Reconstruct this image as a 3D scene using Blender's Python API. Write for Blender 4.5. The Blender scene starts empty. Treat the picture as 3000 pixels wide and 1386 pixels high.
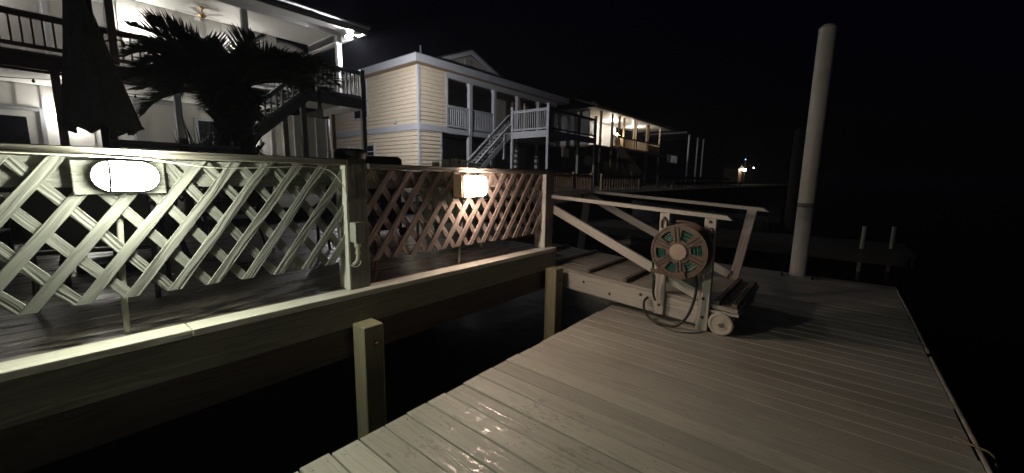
import bpy, bmesh, math, random
from mathutils import Vector, Matrix
R = random.Random(11)
rad = math.radians
S = bpy.context.scene
COL = S.collection

# ------------------------------------------------------------------ camera
EYE = Vector((0, 0, 1.336))
yaw, pit, roll = rad(50.335), rad(8.492), rad(0.842)
fw = Vector((math.sin(yaw)*math.cos(pit), math.cos(yaw)*math.cos(pit), -math.sin(pit)))
rt = fw.cross(Vector((0, 0, 1))).normalized(); up = rt.cross(fw)
r2 = rt*math.cos(roll) + up*math.sin(roll); u2 = -rt*math.sin(roll) + up*math.cos(roll)
cd = bpy.data.cameras.new("camera"); cam = bpy.data.objects.new("camera", cd); COL.objects.link(cam)
cam.matrix_world = Matrix(((r2.x, u2.x, -fw.x, EYE.x), (r2.y, u2.y, -fw.y, EYE.y), (r2.z, u2.z, -fw.z, EYE.z), (0, 0, 0, 1)))
cd.sensor_width = 36; cd.lens = 1150.9/3000*36; cd.clip_start = .05; cd.clip_end = 2000
S.camera = cam

# ------------------------------------------------------------------ night sky, faint added fill light, exposure
W = bpy.data.worlds.new("World"); S.world = W; W.use_nodes = True
wn = W.node_tree.nodes; wl = W.node_tree.links
sky = wn.new('ShaderNodeTexSky'); sky.sky_type = 'NISHITA'; sky.sun_disc = False
sky.sun_elevation = rad(-4); sky.sun_rotation = rad(200)
bgn = wn['Background']; tint = wn.new('ShaderNodeMix'); tint.data_type = 'RGBA'; tint.blend_type = 'MULTIPLY'; tint.inputs[0].default_value = 1
tint.inputs[7].default_value = (.30, .42, 1.6, 1); wl.new(sky.outputs[0], tint.inputs[6]); wl.new(tint.outputs[2], bgn.inputs[0]); bgn.inputs[1].default_value = 0.05
sd = bpy.data.lights.new("fill_moon", 'SUN'); so = bpy.data.objects.new("fill_moon", sd); COL.objects.link(so)
sd.energy = 0.02; sd.angle = rad(.5); sd.color = (.85, .9, 1)  # added directional fill that lifts the unlit front and left faces
so.rotation_euler = (rad(50), 0, rad(-70))
S.view_settings.view_transform = 'Standard'; S.view_settings.look = 'None'
S.view_settings.exposure = 0; S.view_settings.gamma = 1
S.render.engine = 'CYCLES'
S.cycles.use_denoising = True
S.cycles.max_bounces = 6; S.cycles.diffuse_bounces = 4; S.cycles.glossy_bounces = 3
S.cycles.sample_clamp_indirect = 4; S.cycles.sample_clamp_direct = 0
S.cycles.use_light_tree = True

LAMP_GREEN, LAMP_WARM = 400.0, 138.0      # lens radiance of the two bulkhead lamps
PORCH_LAMP, FLOOD_LAMP, LOWER_LAMP = 300.0, 14000.0, 310.0

# ------------------------------------------------------------------ mesh builder
class MB:
    def __init__(s): s.v = []; s.f = []; s.uv = []; s.sm = []; s.rn = []
    def _add(s, vs, faces, uvf, smooth=False):
        b = len(s.v); s.v += [Vector(p) for p in vs]; rn = R.random()
        for fc, uv in zip(faces, uvf):
            s.f.append([b+i for i in fc]); s.uv.append(uv); s.sm.append(smooth); s.rn.append(rn)
    def beam(s, p0, p1, w, h, upv=(0, 0, 1)):
        """board from p0 to p1; w across, h along up"""
        p0 = Vector(p0); p1 = Vector(p1); d = (p1-p0); L = d.length; d.normalize()
        x = d.cross(Vector(upv))
        if x.length < 1e-4: x = d.cross(Vector((1, 0, 0)))
        x.normalize(); u = x.cross(d)
        ou, ov = R.random()*40, R.random()*40
        vs = []
        for a in (0, 1):
            c = p0 if a == 0 else p1
            for i, j in ((-1, -1), (1, -1), (1, 1), (-1, 1)):
                vs.append(c + x*(i*w/2) + u*(j*h/2))
        fs = [(0, 4, 5, 1), (1, 5, 6, 2), (2, 6, 7, 3), (3, 7, 4, 0), (3, 0, 1, 2), (4, 7, 6, 5)]
        fs = [(0, 1, 5, 4), (1, 2, 6, 5), (2, 3, 7, 6), (3, 0, 4, 7), (3, 2, 1, 0), (4, 5, 6, 7)]
        per = [0, w, w+h, 2*w+h, 2*w+2*h]
        uvs = []
        for k in range(4):
            uvs.append([(ou, ov+per[k]), (ou, ov+per[k+1]), (ou+L, ov+per[k+1]), (ou+L, ov+per[k])])
        uvs.append([(ou, ov+h), (ou, ov+h+w), (ou, ov+w), (ou, ov)])
        uvs.append([(ou, ov), (ou, ov+w), (ou, ov+w+h), (ou, ov+h)])
        s._add(vs, fs, uvs)
    def box(s, x0, x1, y0, y1, z0, z1):
        dx, dy, dz = x1-x0, y1-y0, z1-z0
        cx, cy, cz = (x0+x1)/2, (y0+y1)/2, (z0+z1)/2
        if dx >= dy and dx >= dz: s.beam((x0, cy, cz), (x1, cy, cz), dy, dz)
        elif dy >= dz: s.beam((cx, y0, cz), (cx, y1, cz), dx, dz)
        else: s.beam((cx, cy, z0), (cx, cy, z1), dy, dx, (1, 0, 0))
    def prism(s, pts, vec, ldir=(1, 0, 0)):
        """planar polygon pts extruded by vec; ldir = direction of the grain"""
        pts = [Vector(p) for p in pts]; vec = Vector(vec); n = len(pts); l = Vector(ldir).normalized()
        nn = vec.normalized(); c = nn.cross(l).normalized(); o = pts[0]
        ou, ov = R.random()*40, R.random()*40
        def q(p, e=0): return (ou+(p-o).dot(l), ov+(p-o).dot(c)+e)
        vs = pts + [p+vec for p in pts]; t = vec.length
        fs = [tuple(range(n))[::-1], tuple(range(n, 2*n))]
        uv = [[q(p) for p in pts][::-1], [q(p, .5) for p in pts]]
        for i in range(n):
            j = (i+1) % n
            fs.append((i, j, n+j, n+i)); uv.append([q(pts[i]), q(pts[j]), q(pts[j], t), q(pts[i], t)])
        s._add(vs, fs, uv)
    def lathe(s, c, axis, prof, n=24, smooth=True, cap=True):
        """prof = list of (distance along axis, radius)"""
        c = Vector(c); a = Vector(axis).normalized(); x = a.orthogonal().normalized(); y = a.cross(x)
        vs = []; 
        for t, r in prof:
            for k in range(n):
                an = 2*math.pi*k/n; vs.append(c + a*t + (x*math.cos(an)+y*math.sin(an))*r)
        fs = []; uv = []; L = 0; ou = R.random()*30
        for i in range(len(prof)-1):
            dl = math.hypot(prof[i+1][0]-prof[i][0], prof[i+1][1]-prof[i][1]); rr = max(prof[i][1], .01)
            for k in range(n):
                k2 = (k+1) % n
                fs.append((i*n+k, i*n+k2, (i+1)*n+k2, (i+1)*n+k))
                va, vb = 2*math.pi*rr*k/n, 2*math.pi*rr*(k+1)/n
                uv.append([(ou+L, va), (ou+L, vb), (ou+L+dl, vb), (ou+L+dl, va)])
            L += dl
        s._add(vs, fs, uv, smooth)
        if cap:
            m = len(prof)-1
            s._add([vs[k] for k in range(n)][::-1], [tuple(range(n))], [[(0, 0)]*n])
            s._add([vs[m*n+k] for k in range(n)], [tuple(range(n))], [[(0, 0)]*n])
    def cyl(s, p0, p1, r0, r1=None, n=16, smooth=True):
        p0 = Vector(p0); p1 = Vector(p1)
        s.lathe(p0, p1-p0, [(0, r0), ((p1-p0).length, r0 if r1 is None else r1)], n, smooth)
    def tube(s, pts, r, n=8, sub=4):
        P = [Vector(p) for p in pts]
        if sub > 1 and len(P) > 2:
            Q = []
            for i in range(len(P)-1):
                a, b, c, d = P[max(i-1, 0)], P[i], P[i+1], P[min(i+2, len(P)-1)]
                for k in range(sub):
                    t = k/sub
                    Q.append(.5*((2*b)+(c-a)*t+(2*a-5*b+4*c-d)*t*t+(3*b-a-3*c+d)*t**3))
            Q.append(P[-1]); P = Q
        vs = []; x = None; m = len(P)
        for i, p in enumerate(P):
            d = (P[min(i+1, m-1)]-P[max(i-1, 0)]).normalized()
            if x is None: x = d.orthogonal().normalized()
            x = (x-d*x.dot(d)).normalized(); y = d.cross(x)
            rr = r(i/(m-1)) if callable(r) else r
            for k in range(n):
                an = 2*math.pi*k/n; vs.append(p+(x*math.cos(an)+y*math.sin(an))*rr)
        fs = []; uv = []; L = 0
        for i in range(m-1):
            dl = (P[i+1]-P[i]).length
            for k in range(n):
                k2 = (k+1) % n; fs.append((i*n+k, i*n+k2, (i+1)*n+k2, (i+1)*n+k))
                uv.append([(L, k/n), (L, (k+1)/n), (L+dl, (k+1)/n), (L+dl, k/n)])
            L += dl
        fs.append(tuple(range(n))[::-1]); uv.append([(0, 0)]*n)
        fs.append(tuple(range((m-1)*n, m*n))); uv.append([(0, 0)]*n)
        s._add(vs, fs, uv, True)
    def quad(s, a, b, c, d):
        a, b, c, d = map(Vector, (a, b, c, d)); L = (b-a).length; H = (d-a).length
        s._add([a, b, c, d], [(0, 1, 2, 3)], [[(0, 0), (L, 0), (L, H), (0, H)]])
    def poly(s, pts):
        s._add(pts, [tuple(range(len(pts)))], [[(p[0], p[1]) for p in pts]])
    def build(s, name, mat, parent=None, bevel=0, seg=1):
        off = Vector((0, 0, 0))
        if parent is not None:
            q = parent
            while q.parent is not None: q = q.parent
            off = Vector(q.get('base', (0, 0, 0)))
        me = bpy.data.meshes.new(name)
        me.from_pydata([tuple(p-off) for p in s.v], [], s.f); me.update()
        ul = me.uv_layers.new(name="UVMap"); rl = me.uv_layers.new(name="rnd")
        i = 0
        fu = []; fr = []
        for fc, uv, rn in zip(s.f, s.uv, s.rn):
            for k in range(len(fc)): fu += [uv[k][0], uv[k][1]]; fr += [rn, rn*7.3 % 1]
        ul.data.foreach_set('uv', fu); rl.data.foreach_set('uv', fr)
        me.polygons.foreach_set('use_smooth', s.sm)
        bm_ = bmesh.new(); bm_.from_mesh(me); bmesh.ops.recalc_face_normals(bm_, faces=bm_.faces); bm_.to_mesh(me); bm_.free()
        me.materials.append(mat)
        o = bpy.data.objects.new(name, me); COL.objects.link(o)
        if parent is not None: o.parent = parent
        if bevel:
            b = o.modifiers.new("bevel", 'BEVEL'); b.width = bevel; b.segments = seg; b.limit_method = 'ANGLE'; b.angle_limit = rad(50)
        return o

def tag(o, label=None, cat=None, group=None, kind=None):
    if label: o['label'] = label
    if cat: o['category'] = cat
    if group: o['group'] = group
    if kind: o['kind'] = kind
    return o
def thing(name, base, label, cat, group=None, rotz=0):
    o = bpy.data.objects.new(name, None); COL.objects.link(o); o.empty_display_size = .1
    o.location = base; o.rotation_euler = (0, 0, rotz); o['base'] = tuple(base)
    return tag(o, label, cat, group)
def local_thing(name, label, cat, group=None):
    return thing(name, (0, 0, 0), label, cat, group)
def copy_tree(o, loc, rotz, label=None, scale=None):
    def rec(a, par):
        c = a.copy(); COL.objects.link(c)
        if par is not None: c.parent = par
        for ch in list(a.children): rec(ch, c)
        return c
    c = rec(o, None); c.location = loc; c.rotation_euler = (0, 0, rotz)
    if label: c['label'] = label
    if scale: c.scale = scale
    return c

# ------------------------------------------------------------------ materials
def mat_base(name, rough=.6, spec=.5):
    m = bpy.data.materials.new(name); m.use_nodes = True
    nt = m.node_tree; b = nt.nodes['Principled BSDF']; b.inputs['Roughness'].default_value = rough
    b.inputs['Specular IOR Level'].default_value = spec
    return m, nt.nodes, nt.links, b
def nd(N, t, **k):
    n = N.new(t)
    for a, v in k.items(): setattr(n, a, v)
    return n
def math_n(N, L, op, a, b=None):
    n = N.new('ShaderNodeMath'); n.operation = op
    for i, x in enumerate((a, b)):
        if x is None: continue
        if isinstance(x, (int, float)): n.inputs[i].default_value = x
        else: L.new(x, n.inputs[i])
    return n.outputs[0]
def ramp(N, L, src, stops):
    r = N.new('ShaderNodeValToRGB'); e = r.color_ramp.elements
    while len(e) < len(stops): e.new(.5)
    for x, (p, c) in zip(e, stops):
        x.position = p; x.color = (c[0], c[1], c[2], 1) if not isinstance(c, (int, float)) else (c, c, c, 1)
    L.new(src, r.inputs[0]); return r.outputs[0]
def mix(N, L, f, a, b, mode='MIX'):
    n = N.new('ShaderNodeMix'); n.data_type = 'RGBA'; n.blend_type = mode
    for i, x in ((0, f), (6, a), (7, b)):
        if isinstance(x, (int, float)): n.inputs[i].default_value = x
        elif isinstance(x, tuple): n.inputs[i].default_value = (*x, 1)
        else: L.new(x, n.inputs[i])
    return n.outputs[2]

def wood(name, base, dark, rough=.6, bump=.5, fine=55, tone=.18, wear=.5, rough_var=.15, knots=True, long=1.6, stain=None, specks=False):
    m, N, L, B = mat_base(name, rough)
    uv = nd(N, 'ShaderNodeUVMap', uv_map='UVMap'); rn = nd(N, 'ShaderNodeUVMap', uv_map='rnd')
    su = nd(N, 'ShaderNodeSeparateXYZ'); L.new(uv.outputs[0], su.inputs[0])
    sr = nd(N, 'ShaderNodeSeparateXYZ'); L.new(rn.outputs[0], sr.inputs[0])
    # wobble so that the grain bends
    wob = nd(N, 'ShaderNodeTexNoise'); wob.inputs['Scale'].default_value = 3.2; wob.inputs['Detail'].default_value = 2
    L.new(uv.outputs[0], wob.inputs['Vector'])
    vv = math_n(N, L, 'ADD', su.outputs[1], math_n(N, L, 'MULTIPLY', math_n(N, L, 'SUBTRACT', wob.outputs[0], .5), .045))
    c1 = nd(N, 'ShaderNodeCombineXYZ')
    L.new(math_n(N, L, 'MULTIPLY', su.outputs[0], long), c1.inputs[0]); L.new(math_n(N, L, 'MULTIPLY', vv, fine), c1.inputs[1])
    L.new(math_n(N, L, 'MULTIPLY', sr.outputs[0], 60), c1.inputs[2])
    g = nd(N, 'ShaderNodeTexNoise'); g.inputs['Scale'].default_value = 1; g.inputs['Detail'].default_value = 4; g.inputs['Roughness'].default_value = .6
    L.new(c1.outputs[0], g.inputs['Vector'])
    # growth rings (wide cathedral grain)
    c2 = nd(N, 'ShaderNodeCombineXYZ')
    L.new(math_n(N, L, 'MULTIPLY', su.outputs[0], .5), c2.inputs[0]); L.new(math_n(N, L, 'MULTIPLY', vv, 9), c2.inputs[1]); L.new(math_n(N, L, 'MULTIPLY', sr.outputs[0], 31), c2.inputs[2])
    rg = nd(N, 'ShaderNodeTexNoise'); rg.inputs['Scale'].default_value = 1; rg.inputs['Detail'].default_value = 1
    L.new(c2.outputs[0], rg.inputs['Vector'])
    ring = math_n(N, L, 'SINE', math_n(N, L, 'MULTIPLY', rg.outputs[0], 70))
    h = math_n(N, L, 'ADD', math_n(N, L, 'MULTIPLY', ring, .22), g.outputs[0])
    # blotchy wear
    wn_ = nd(N, 'ShaderNodeTexNoise'); wn_.inputs['Scale'].default_value = 2.3; wn_.inputs['Detail'].default_value = 5; wn_.inputs['Roughness'].default_value = .65
    c3 = nd(N, 'ShaderNodeCombineXYZ'); L.new(su.outputs[0], c3.inputs[0]); L.new(math_n(N, L, 'MULTIPLY', su.outputs[1], 4), c3.inputs[1]); L.new(math_n(N, L, 'MULTIPLY', sr.outputs[0], 9), c3.inputs[2])
    L.new(c3.outputs[0], wn_.inputs['Vector'])
    gd = ramp(N, L, h, [(.30, 1.0), (.52, 0.0)])
    wf = ramp(N, L, wn_.outputs[0], [(.35, 0.15), (.75, 1.0)])
    f = math_n(N, L, 'MULTIPLY', math_n(N, L, 'MULTIPLY', gd, wf), wear)
    col = mix(N, L, f, base, dark)
    tn = math_n(N, L, 'ADD', math_n(N, L, 'MULTIPLY', sr.outputs[1], tone), 1-tone/2)
    tb = nd(N, 'ShaderNodeCombineXYZ'); [L.new(tn, tb.inputs[i]) for i in range(3)]
    col = mix(N, L, 1.0, col, tb.outputs[0], 'MULTIPLY')
    hh = h
    if knots:
        vo = nd(N, 'ShaderNodeTexVoronoi'); vo.inputs['Scale'].default_value = 1
        c4 = nd(N, 'ShaderNodeCombineXYZ'); L.new(math_n(N, L, 'MULTIPLY', su.outputs[0], 1.7), c4.inputs[0]); L.new(math_n(N, L, 'MULTIPLY', su.outputs[1], 4.5), c4.inputs[1]); L.new(math_n(N, L, 'MULTIPLY', sr.outputs[0], 17), c4.inputs[2])
        L.new(c4.outputs[0], vo.inputs['Vector'])
        k = ramp(N, L, vo.outputs['Distance'], [(.028, 1.0), (.055, 0.0)])
        col = mix(N, L, math_n(N, L, 'MULTIPLY', k, .55), col, dark)
        hh = math_n(N, L, 'SUBTRACT', h, math_n(N, L, 'MULTIPLY', k, .5))
    if stain:
        tc = nd(N, 'ShaderNodeTexCoord'); sn = nd(N, 'ShaderNodeTexNoise'); sn.inputs['Scale'].default_value = stain[0]; sn.inputs['Detail'].default_value = 6
        L.new(tc.outputs['Object'], sn.inputs['Vector'])
        col = mix(N, L, math_n(N, L, 'MULTIPLY', ramp(N, L, sn.outputs[0], [(.42, 0.0), (.68, 1.0)]), stain[1]), col, stain[2])
    L.new(col, B.inputs['Base Color'])
    ro = math_n(N, L, 'ADD', math_n(N, L, 'MULTIPLY', wn_.outputs[0], rough_var*2), rough-rough_var)
    if specks:
        tc2 = nd(N, 'ShaderNodeTexCoord'); s1 = nd(N, 'ShaderNodeTexNoise'); s1.inputs['Scale'].default_value = 38; s1.inputs['Detail'].default_value = 3
        mp = nd(N, 'ShaderNodeMapping'); mp.inputs['Scale'].default_value = (1, .5, 1); L.new(tc2.outputs['Object'], mp.inputs[0]); L.new(mp.outputs[0], s1.inputs['Vector'])
        s2 = nd(N, 'ShaderNodeTexNoise'); s2.inputs['Scale'].default_value = 5; s2.inputs['Detail'].default_value = 2; L.new(tc2.outputs['Object'], s2.inputs['Vector'])
        wet = math_n(N, L, 'MULTIPLY', ramp(N, L, s1.outputs[0], [(.50, 0.0), (.57, 1.0)]), ramp(N, L, s2.outputs[0], [(.40, 0.0), (.55, 1.0)]))
        vd = nd(N, 'ShaderNodeVectorMath', operation='DISTANCE'); L.new(tc2.outputs['Object'], vd.inputs[0]); vd.inputs[1].default_value = (-.65, .6, 0)
        wet = math_n(N, L, 'MULTIPLY', wet, ramp(N, L, math_n(N, L, 'ADD', vd.outputs['Value'], math_n(N, L, 'MULTIPLY', s2.outputs[0], .5)), [(.75, 1.0), (1.25, 0.0)]))
        ro = math_n(N, L, 'SUBTRACT', ro, math_n(N, L, 'MULTIPLY', wet, .42))
        hh = math_n(N, L, 'ADD', hh, math_n(N, L, 'MULTIPLY', math_n(N, L, 'MULTIPLY', wet, s1.outputs[0]), .3))
    L.new(ro, B.inputs['Roughness'])
    bp = nd(N, 'ShaderNodeBump'); bp.inputs['Strength'].default_value = bump; bp.inputs['Distance'].default_value = .006
    L.new(hh, bp.inputs['Height']); L.new(bp.outputs[0], B.inputs['Normal'])
    m['nodes'] = 1
    return m

def plain(name, col, rough=.5, metal=0, var=.12, scale=14, bump=0, spec=.5):
    m, N, L, B = mat_base(name, rough, spec); B.inputs['Metallic'].default_value = metal
    tc = nd(N, 'ShaderNodeTexCoord'); n = nd(N, 'ShaderNodeTexNoise'); n.inputs['Scale'].default_value = scale; n.inputs['Detail'].default_value = 5
    L.new(tc.outputs['Object'], n.inputs['Vector'])
    lo = tuple(c*(1-var) for c in col); hi = tuple(min(1, c*(1+var)) for c in col)
    L.new(ramp(N, L, n.outputs[0], [(.3, lo), (.7, hi)]), B.inputs['Base Color'])
    if bump:
        bp = nd(N, 'ShaderNodeBump'); bp.inputs['Strength'].default_value = bump; bp.inputs['Distance'].default_value = .01
        L.new(n.outputs[0], bp.inputs['Height']); L.new(bp.outputs[0], B.inputs['Normal'])
    return m
def emit(name, col, st):
    m, N, L, B = mat_base(name, .3); B.inputs['Base Color'].default_value = (.8, .8, .8, 1)
    B.inputs['Emission Color'].default_value = (*col, 1); B.inputs['Emission Strength'].default_value = st
    return m

M = {}
M['dock'] = wood('dock paint', (.355, .34, .29), (.13, .12, .10),   .58, .42, 30, .34, .42, .08, long=.9, stain=(1.3, .35, (.22, .20, .17)), specks=True)
M['deckwood'] = wood('wet deck boards', (.16, .14, .12), (.05, .045, .04), .30, .5, 45, .25, .9, .18)
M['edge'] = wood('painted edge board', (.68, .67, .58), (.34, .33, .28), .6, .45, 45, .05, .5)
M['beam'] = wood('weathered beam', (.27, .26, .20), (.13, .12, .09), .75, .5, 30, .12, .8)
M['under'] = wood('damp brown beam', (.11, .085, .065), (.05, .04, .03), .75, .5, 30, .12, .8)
M['lattice'] = wood('painted lattice', (.24, .245, .218), (.07, .07, .058), .7, 1.0, 75, .10, .55, knots=False, long=2.2)
M['latticew'] = wood('bare lattice', (.35, .285, .245), (.14, .105, .085), .7, 1.0, 75, .14, .6, knots=False, long=2.2)
M['cap'] = wood('weathered cap rail', (.22, .205, .17), (.07, .065, .05), .7, .8, 40, .1, .85)
M['post_lit_side'] = wood('lamplit post side', (.74, .73, .66), (.45, .44, .38), .65, .4, 42, .04, .4)  # whitened to carry the lamplight on the side of the posts
M['post'] = wood('shaded weathered post', (.15, .14, .12), (.035, .032, .028), .7, .3, 42, .06, .75)  # grain is weathering; base darkened for the shade on the front face
M['pile'] = wood('treated pile', (.30, .28, .17), (.14, .125, .07), .75, .25, 40, .1, .7)
M['gang'] = wood('gangway paint', (.45, .43, .38), (.22, .20, .17), .6, .6, 45, .1, .6)
M['gangdeck'] = wood('gangway decking', (.40, .37, .31), (.15, .14, .11), .6, .6, 45, .2, .8)
M['cleat'] = wood('dark cleat', (.15, .13, .10), (.05, .045, .035), .75, .8, 45, .1, .8)
M['white'] = plain('white house paint', (.68, .67, .64), .55, var=.05, scale=3)
M['ceil'] = plain('white ceiling paint', (.74, .73, .70), .5, var=.04, scale=2)
M['trim'] = plain('grey white trim', (.40, .415, .44), .5, var=.05, scale=4)
M['cream'] = plain('cream siding', (.56, .485, .36), .6, var=.07, scale=5, bump=.15)
M['brown'] = wood('brown stained rail', (.17, .10, .07), (.08, .05, .04), .6, .4, 40, .1, .6)
M['greywood'] = wood('grey porch wood', (.27, .26, .235), (.09, .085, .075), .65, .4, 40, .1, .6)
M['tanpost'] = wood('tan post', (.30, .22, .13), (.16, .11, .07), .65, .4, 40, .1, .6)
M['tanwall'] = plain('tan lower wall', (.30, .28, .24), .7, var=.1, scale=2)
M['roof'] = plain('dark shingle', (.06, .06, .065), .8, var=.3, scale=20, bump=.4)
M['trim2'] = plain('dull boat hull', (.10, .10, .10), .5, var=.1, scale=4)
M['blind'] = plain('pale window blind', (.36, .35, .34), .7, var=.05, scale=3)
M['dglass'] = plain('dark window glass', (.012, .012, .016), .08, var=.2, scale=3)
M['fabric'] = plain('umbrella canvas', (.22, .22, .175), .9, var=.15, scale=25, bump=.4)
M['canvas'] = plain('white canvas', (.72, .72, .72), .8, var=.05, scale=6)
M['black'] = plain('black plastic', (.016, .016, .017), .45, var=.3, scale=20)
M['dmetal'] = plain('dark furniture metal', (.03, .028, .026), .4, metal=.4, var=.2, scale=20)
M['cage'] = plain('cage wire', (.004, .004, .004), .6, var=.1, spec=.1)
M['box'] = plain('grey utility box', (.42, .43, .38), .5, var=.08, scale=20)
M['pvc'] = plain('painted conduit', (.44, .44, .36), .5, var=.1, scale=12)
M['cord'] = plain('white cord', (.62, .62, .52), .5, var=.08, scale=30)
M['pole'] = plain('white pile sleeve', (.54, .51, .45), .45, var=.16, scale=2.2, bump=.08)
M['band'] = plain('grime band', (.16, .15, .12), .7, var=.3, scale=8)
M['reel'] = plain('brown reel plastic', (.115, .074, .052), .5, var=.25, scale=18, bump=.15)
M['hub'] = plain('tan reel hub', (.36, .28, .21), .55, var=.1, scale=14)
M['hose'] = plain('green hose', (.02, .09, .068), .4, var=.3, scale=30)
M['bhose'] = plain('black hose', (.02, .02, .018), .45, var=.3, scale=20)
M['wheel'] = plain('painted wheel', (.46, .42, .34), .6, var=.15, scale=18, bump=.15)
M['rust'] = plain('rusty bolt', (.16, .085, .05), .6, metal=.6, var=.4, scale=60)
M['green'] = plain('pale green resin', (.46, .54, .42), .5, var=.08, scale=8)
M['brass'] = plain('brass', (.55, .36, .14), .3, metal=.9, var=.1, scale=10)
M['frond'] = plain('palm frond', (.105, .12, .08), .5, var=.35, scale=6)
M['trunk'] = plain('palm trunk', (.09, .08, .065), .85, var=.4, scale=16, bump=.8)
M['yucca'] = plain('yucca leaf', (.035, .05, .028), .5, var=.3, scale=6)
M['picket'] = wood('brown pickets', (.40, .26, .15), (.2, .12, .07), .7, .4, 40, .3, .6, knots=False)
M['darkwood'] = wood('old dock wood', (.065, .058, .05), (.03, .026, .022), .75, .4, 30, .2, .7)
M['lens_g'] = emit('cool lamp glass', (.98, 1.0, .80), LAMP_GREEN)
M['lens_w'] = emit('warm lamp glass', (1.0, .75, .61), LAMP_WARM)
M['porch_l'] = emit('porch lamp glass', (1.0, .95, .88), PORCH_LAMP)
M['eave_l'] = emit('eave bulb glass', (.97, .95, 1.0), 4500)
M['fporch_l'] = emit('far porch fill glass', (1.0, .94, .85), 1500)
M['flood_l'] = emit('flood lamp glass', (.97, .95, 1.0), FLOOD_LAMP)
M['lower_l'] = emit('lower lamp glass', (1.0, .96, .88), LOWER_LAMP)
M['far_l'] = emit('far lamp glass', (1.0, .86, .62), 60)
M['blue_l'] = emit('blue lamp glass', (.15, .45, 1.0), 6)

# ground and water
def ground_mat():
    m, N, L, B = mat_base('dark grass and sand', .9)
    tc = nd(N, 'ShaderNodeTexCoord'); n = nd(N, 'ShaderNodeTexNoise'); n.inputs['Scale'].default_value = 1.3; n.inputs['Detail'].default_value = 8
    L.new(tc.outputs['Object'], n.inputs['Vector'])
    L.new(ramp(N, L, n.outputs[0], [(.35, (.04, .045, .025)), (.6, (.09, .08, .05)), (.8, (.14, .12, .09))]), B.inputs['Base Color'])
    bp = nd(N, 'ShaderNodeBump'); bp.inputs['Distance'].default_value = .05; L.new(n.outputs[0], bp.inputs['Height']); L.new(bp.outputs[0], B.inputs['Normal'])
    return m
def water_mat():
    m, N, L, B = mat_base('dark water', .2, .5); B.inputs['Base Color'].default_value = (.006, .009, .010, 1); B.inputs['IOR'].default_value = 1.33
    tc = nd(N, 'ShaderNodeTexCoord'); n = nd(N, 'ShaderNodeTexNoise'); n.inputs['Scale'].default_value = 2.4; n.inputs['Detail'].default_value = 4
    L.new(tc.outputs['Object'], n.inputs['Vector'])
    bp = nd(N, 'ShaderNodeBump'); bp.inputs['Strength'].default_value = .2; bp.inputs['Distance'].default_value = .04
    L.new(n.outputs[0], bp.inputs['Height']); L.new(bp.outputs[0], B.inputs['Normal'])
    return m
GZ = .8
b = MB(); b.poly([(-300, -500, -.48), (600, -500, -.48), (600, 7.1, -.48), (-300, 7.1, -.48)])
tag(b.build('water', water_mat()), kind='structure')
b = MB(); b.poly([(-300, 7.06, GZ), (600, 7.06, GZ), (600, 600, GZ), (-300, 600, GZ)])
b.box(-300, 600, 7.0, 7.06, -1.6, GZ-.004)
tag(b.build('ground', ground_mat()), kind='structure')

# ------------------------------------------------------------------ floating dock (planks run across, Y)
DY0, DY1, DX0, DX1 = -.66, 1.775, -3.0, 7.06
dock = thing('floating_dock', (2, .5, 0), 'grey painted plank floating dock in the foreground', 'dock')
b = MB(); nb = MB(); x = DX0; i = 0
while x < DX1-.1:
    w = .1375; z = R.uniform(-.0022, .0022)
    y0, y1 = DY0+R.uniform(-.006, .004), DY1+R.uniform(-.008, .006)
    b.beam((x+w/2+R.uniform(-.0012, .0012), y0, -.019+z), (x+w/2+R.uniform(-.0012, .0012), y1, -.019+z), w, .038)
    for yy in (DY1-.055, DY1-.62, .55, -.05, DY0+.06):
        for k in (.032, .108):
            nx, ny = x+k+R.uniform(-.006, .006), yy+R.uniform(-.012, .012)
            nb.cyl((nx, ny, z-.004), (nx, ny, z+.0009), .0033, n=8)
    x += .1455; i += 1
b.build('decking', M['dock'], dock, bevel=.004)
tag(nb.build('nail_heads', M['rust'], dock), kind='stuff')
b = MB(); b.box(DX0, DX1-.01, DY1-.05, DY1-.012, -.225, -.042); b.box(DX0, DX1-.01, DY0+.02, DY0+.058, -.225, -.042); b.box(DX1-.06, DX1-.02, DY0+.06, DY1-.052, -.225, -.042)
b.build('side_frame', M['under'], dock, bevel=.003)
b = MB()

for k in range(5): b = MB(); b.cyl((DX0+.9+k*2.0, .55, -.62), (DX0+.9+k*2.0, .55, -.23), .42, n=20); b.build('float_drum', M['black'], dock)
b = MB(); b.tube([(2.2, DY0-.012, .004), (3, DY0-.016, .006), (4.1, DY0-.012, .002), (4.3, DY0-.013, .004)], .012); 
b.tube([(4.42, DY0-.012, .002), (5.4, DY0-.018, .004), (7.0, DY0-.012, .003)], .011)
b.build('edge_bumper', plain('edge bumper', (.26, .235, .19), .7, var=.35, scale=8), dock)
b = MB(); b.tube([(2.98, -.60, .012), (2.93, -.66, .014), (2.90, -.72, .004), (2.89, -.75, -.12)], .005)
tag(b.build('dock_line', M['tanpost']), 'short piece of rope hanging over the outer dock edge', 'rope')

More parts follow.
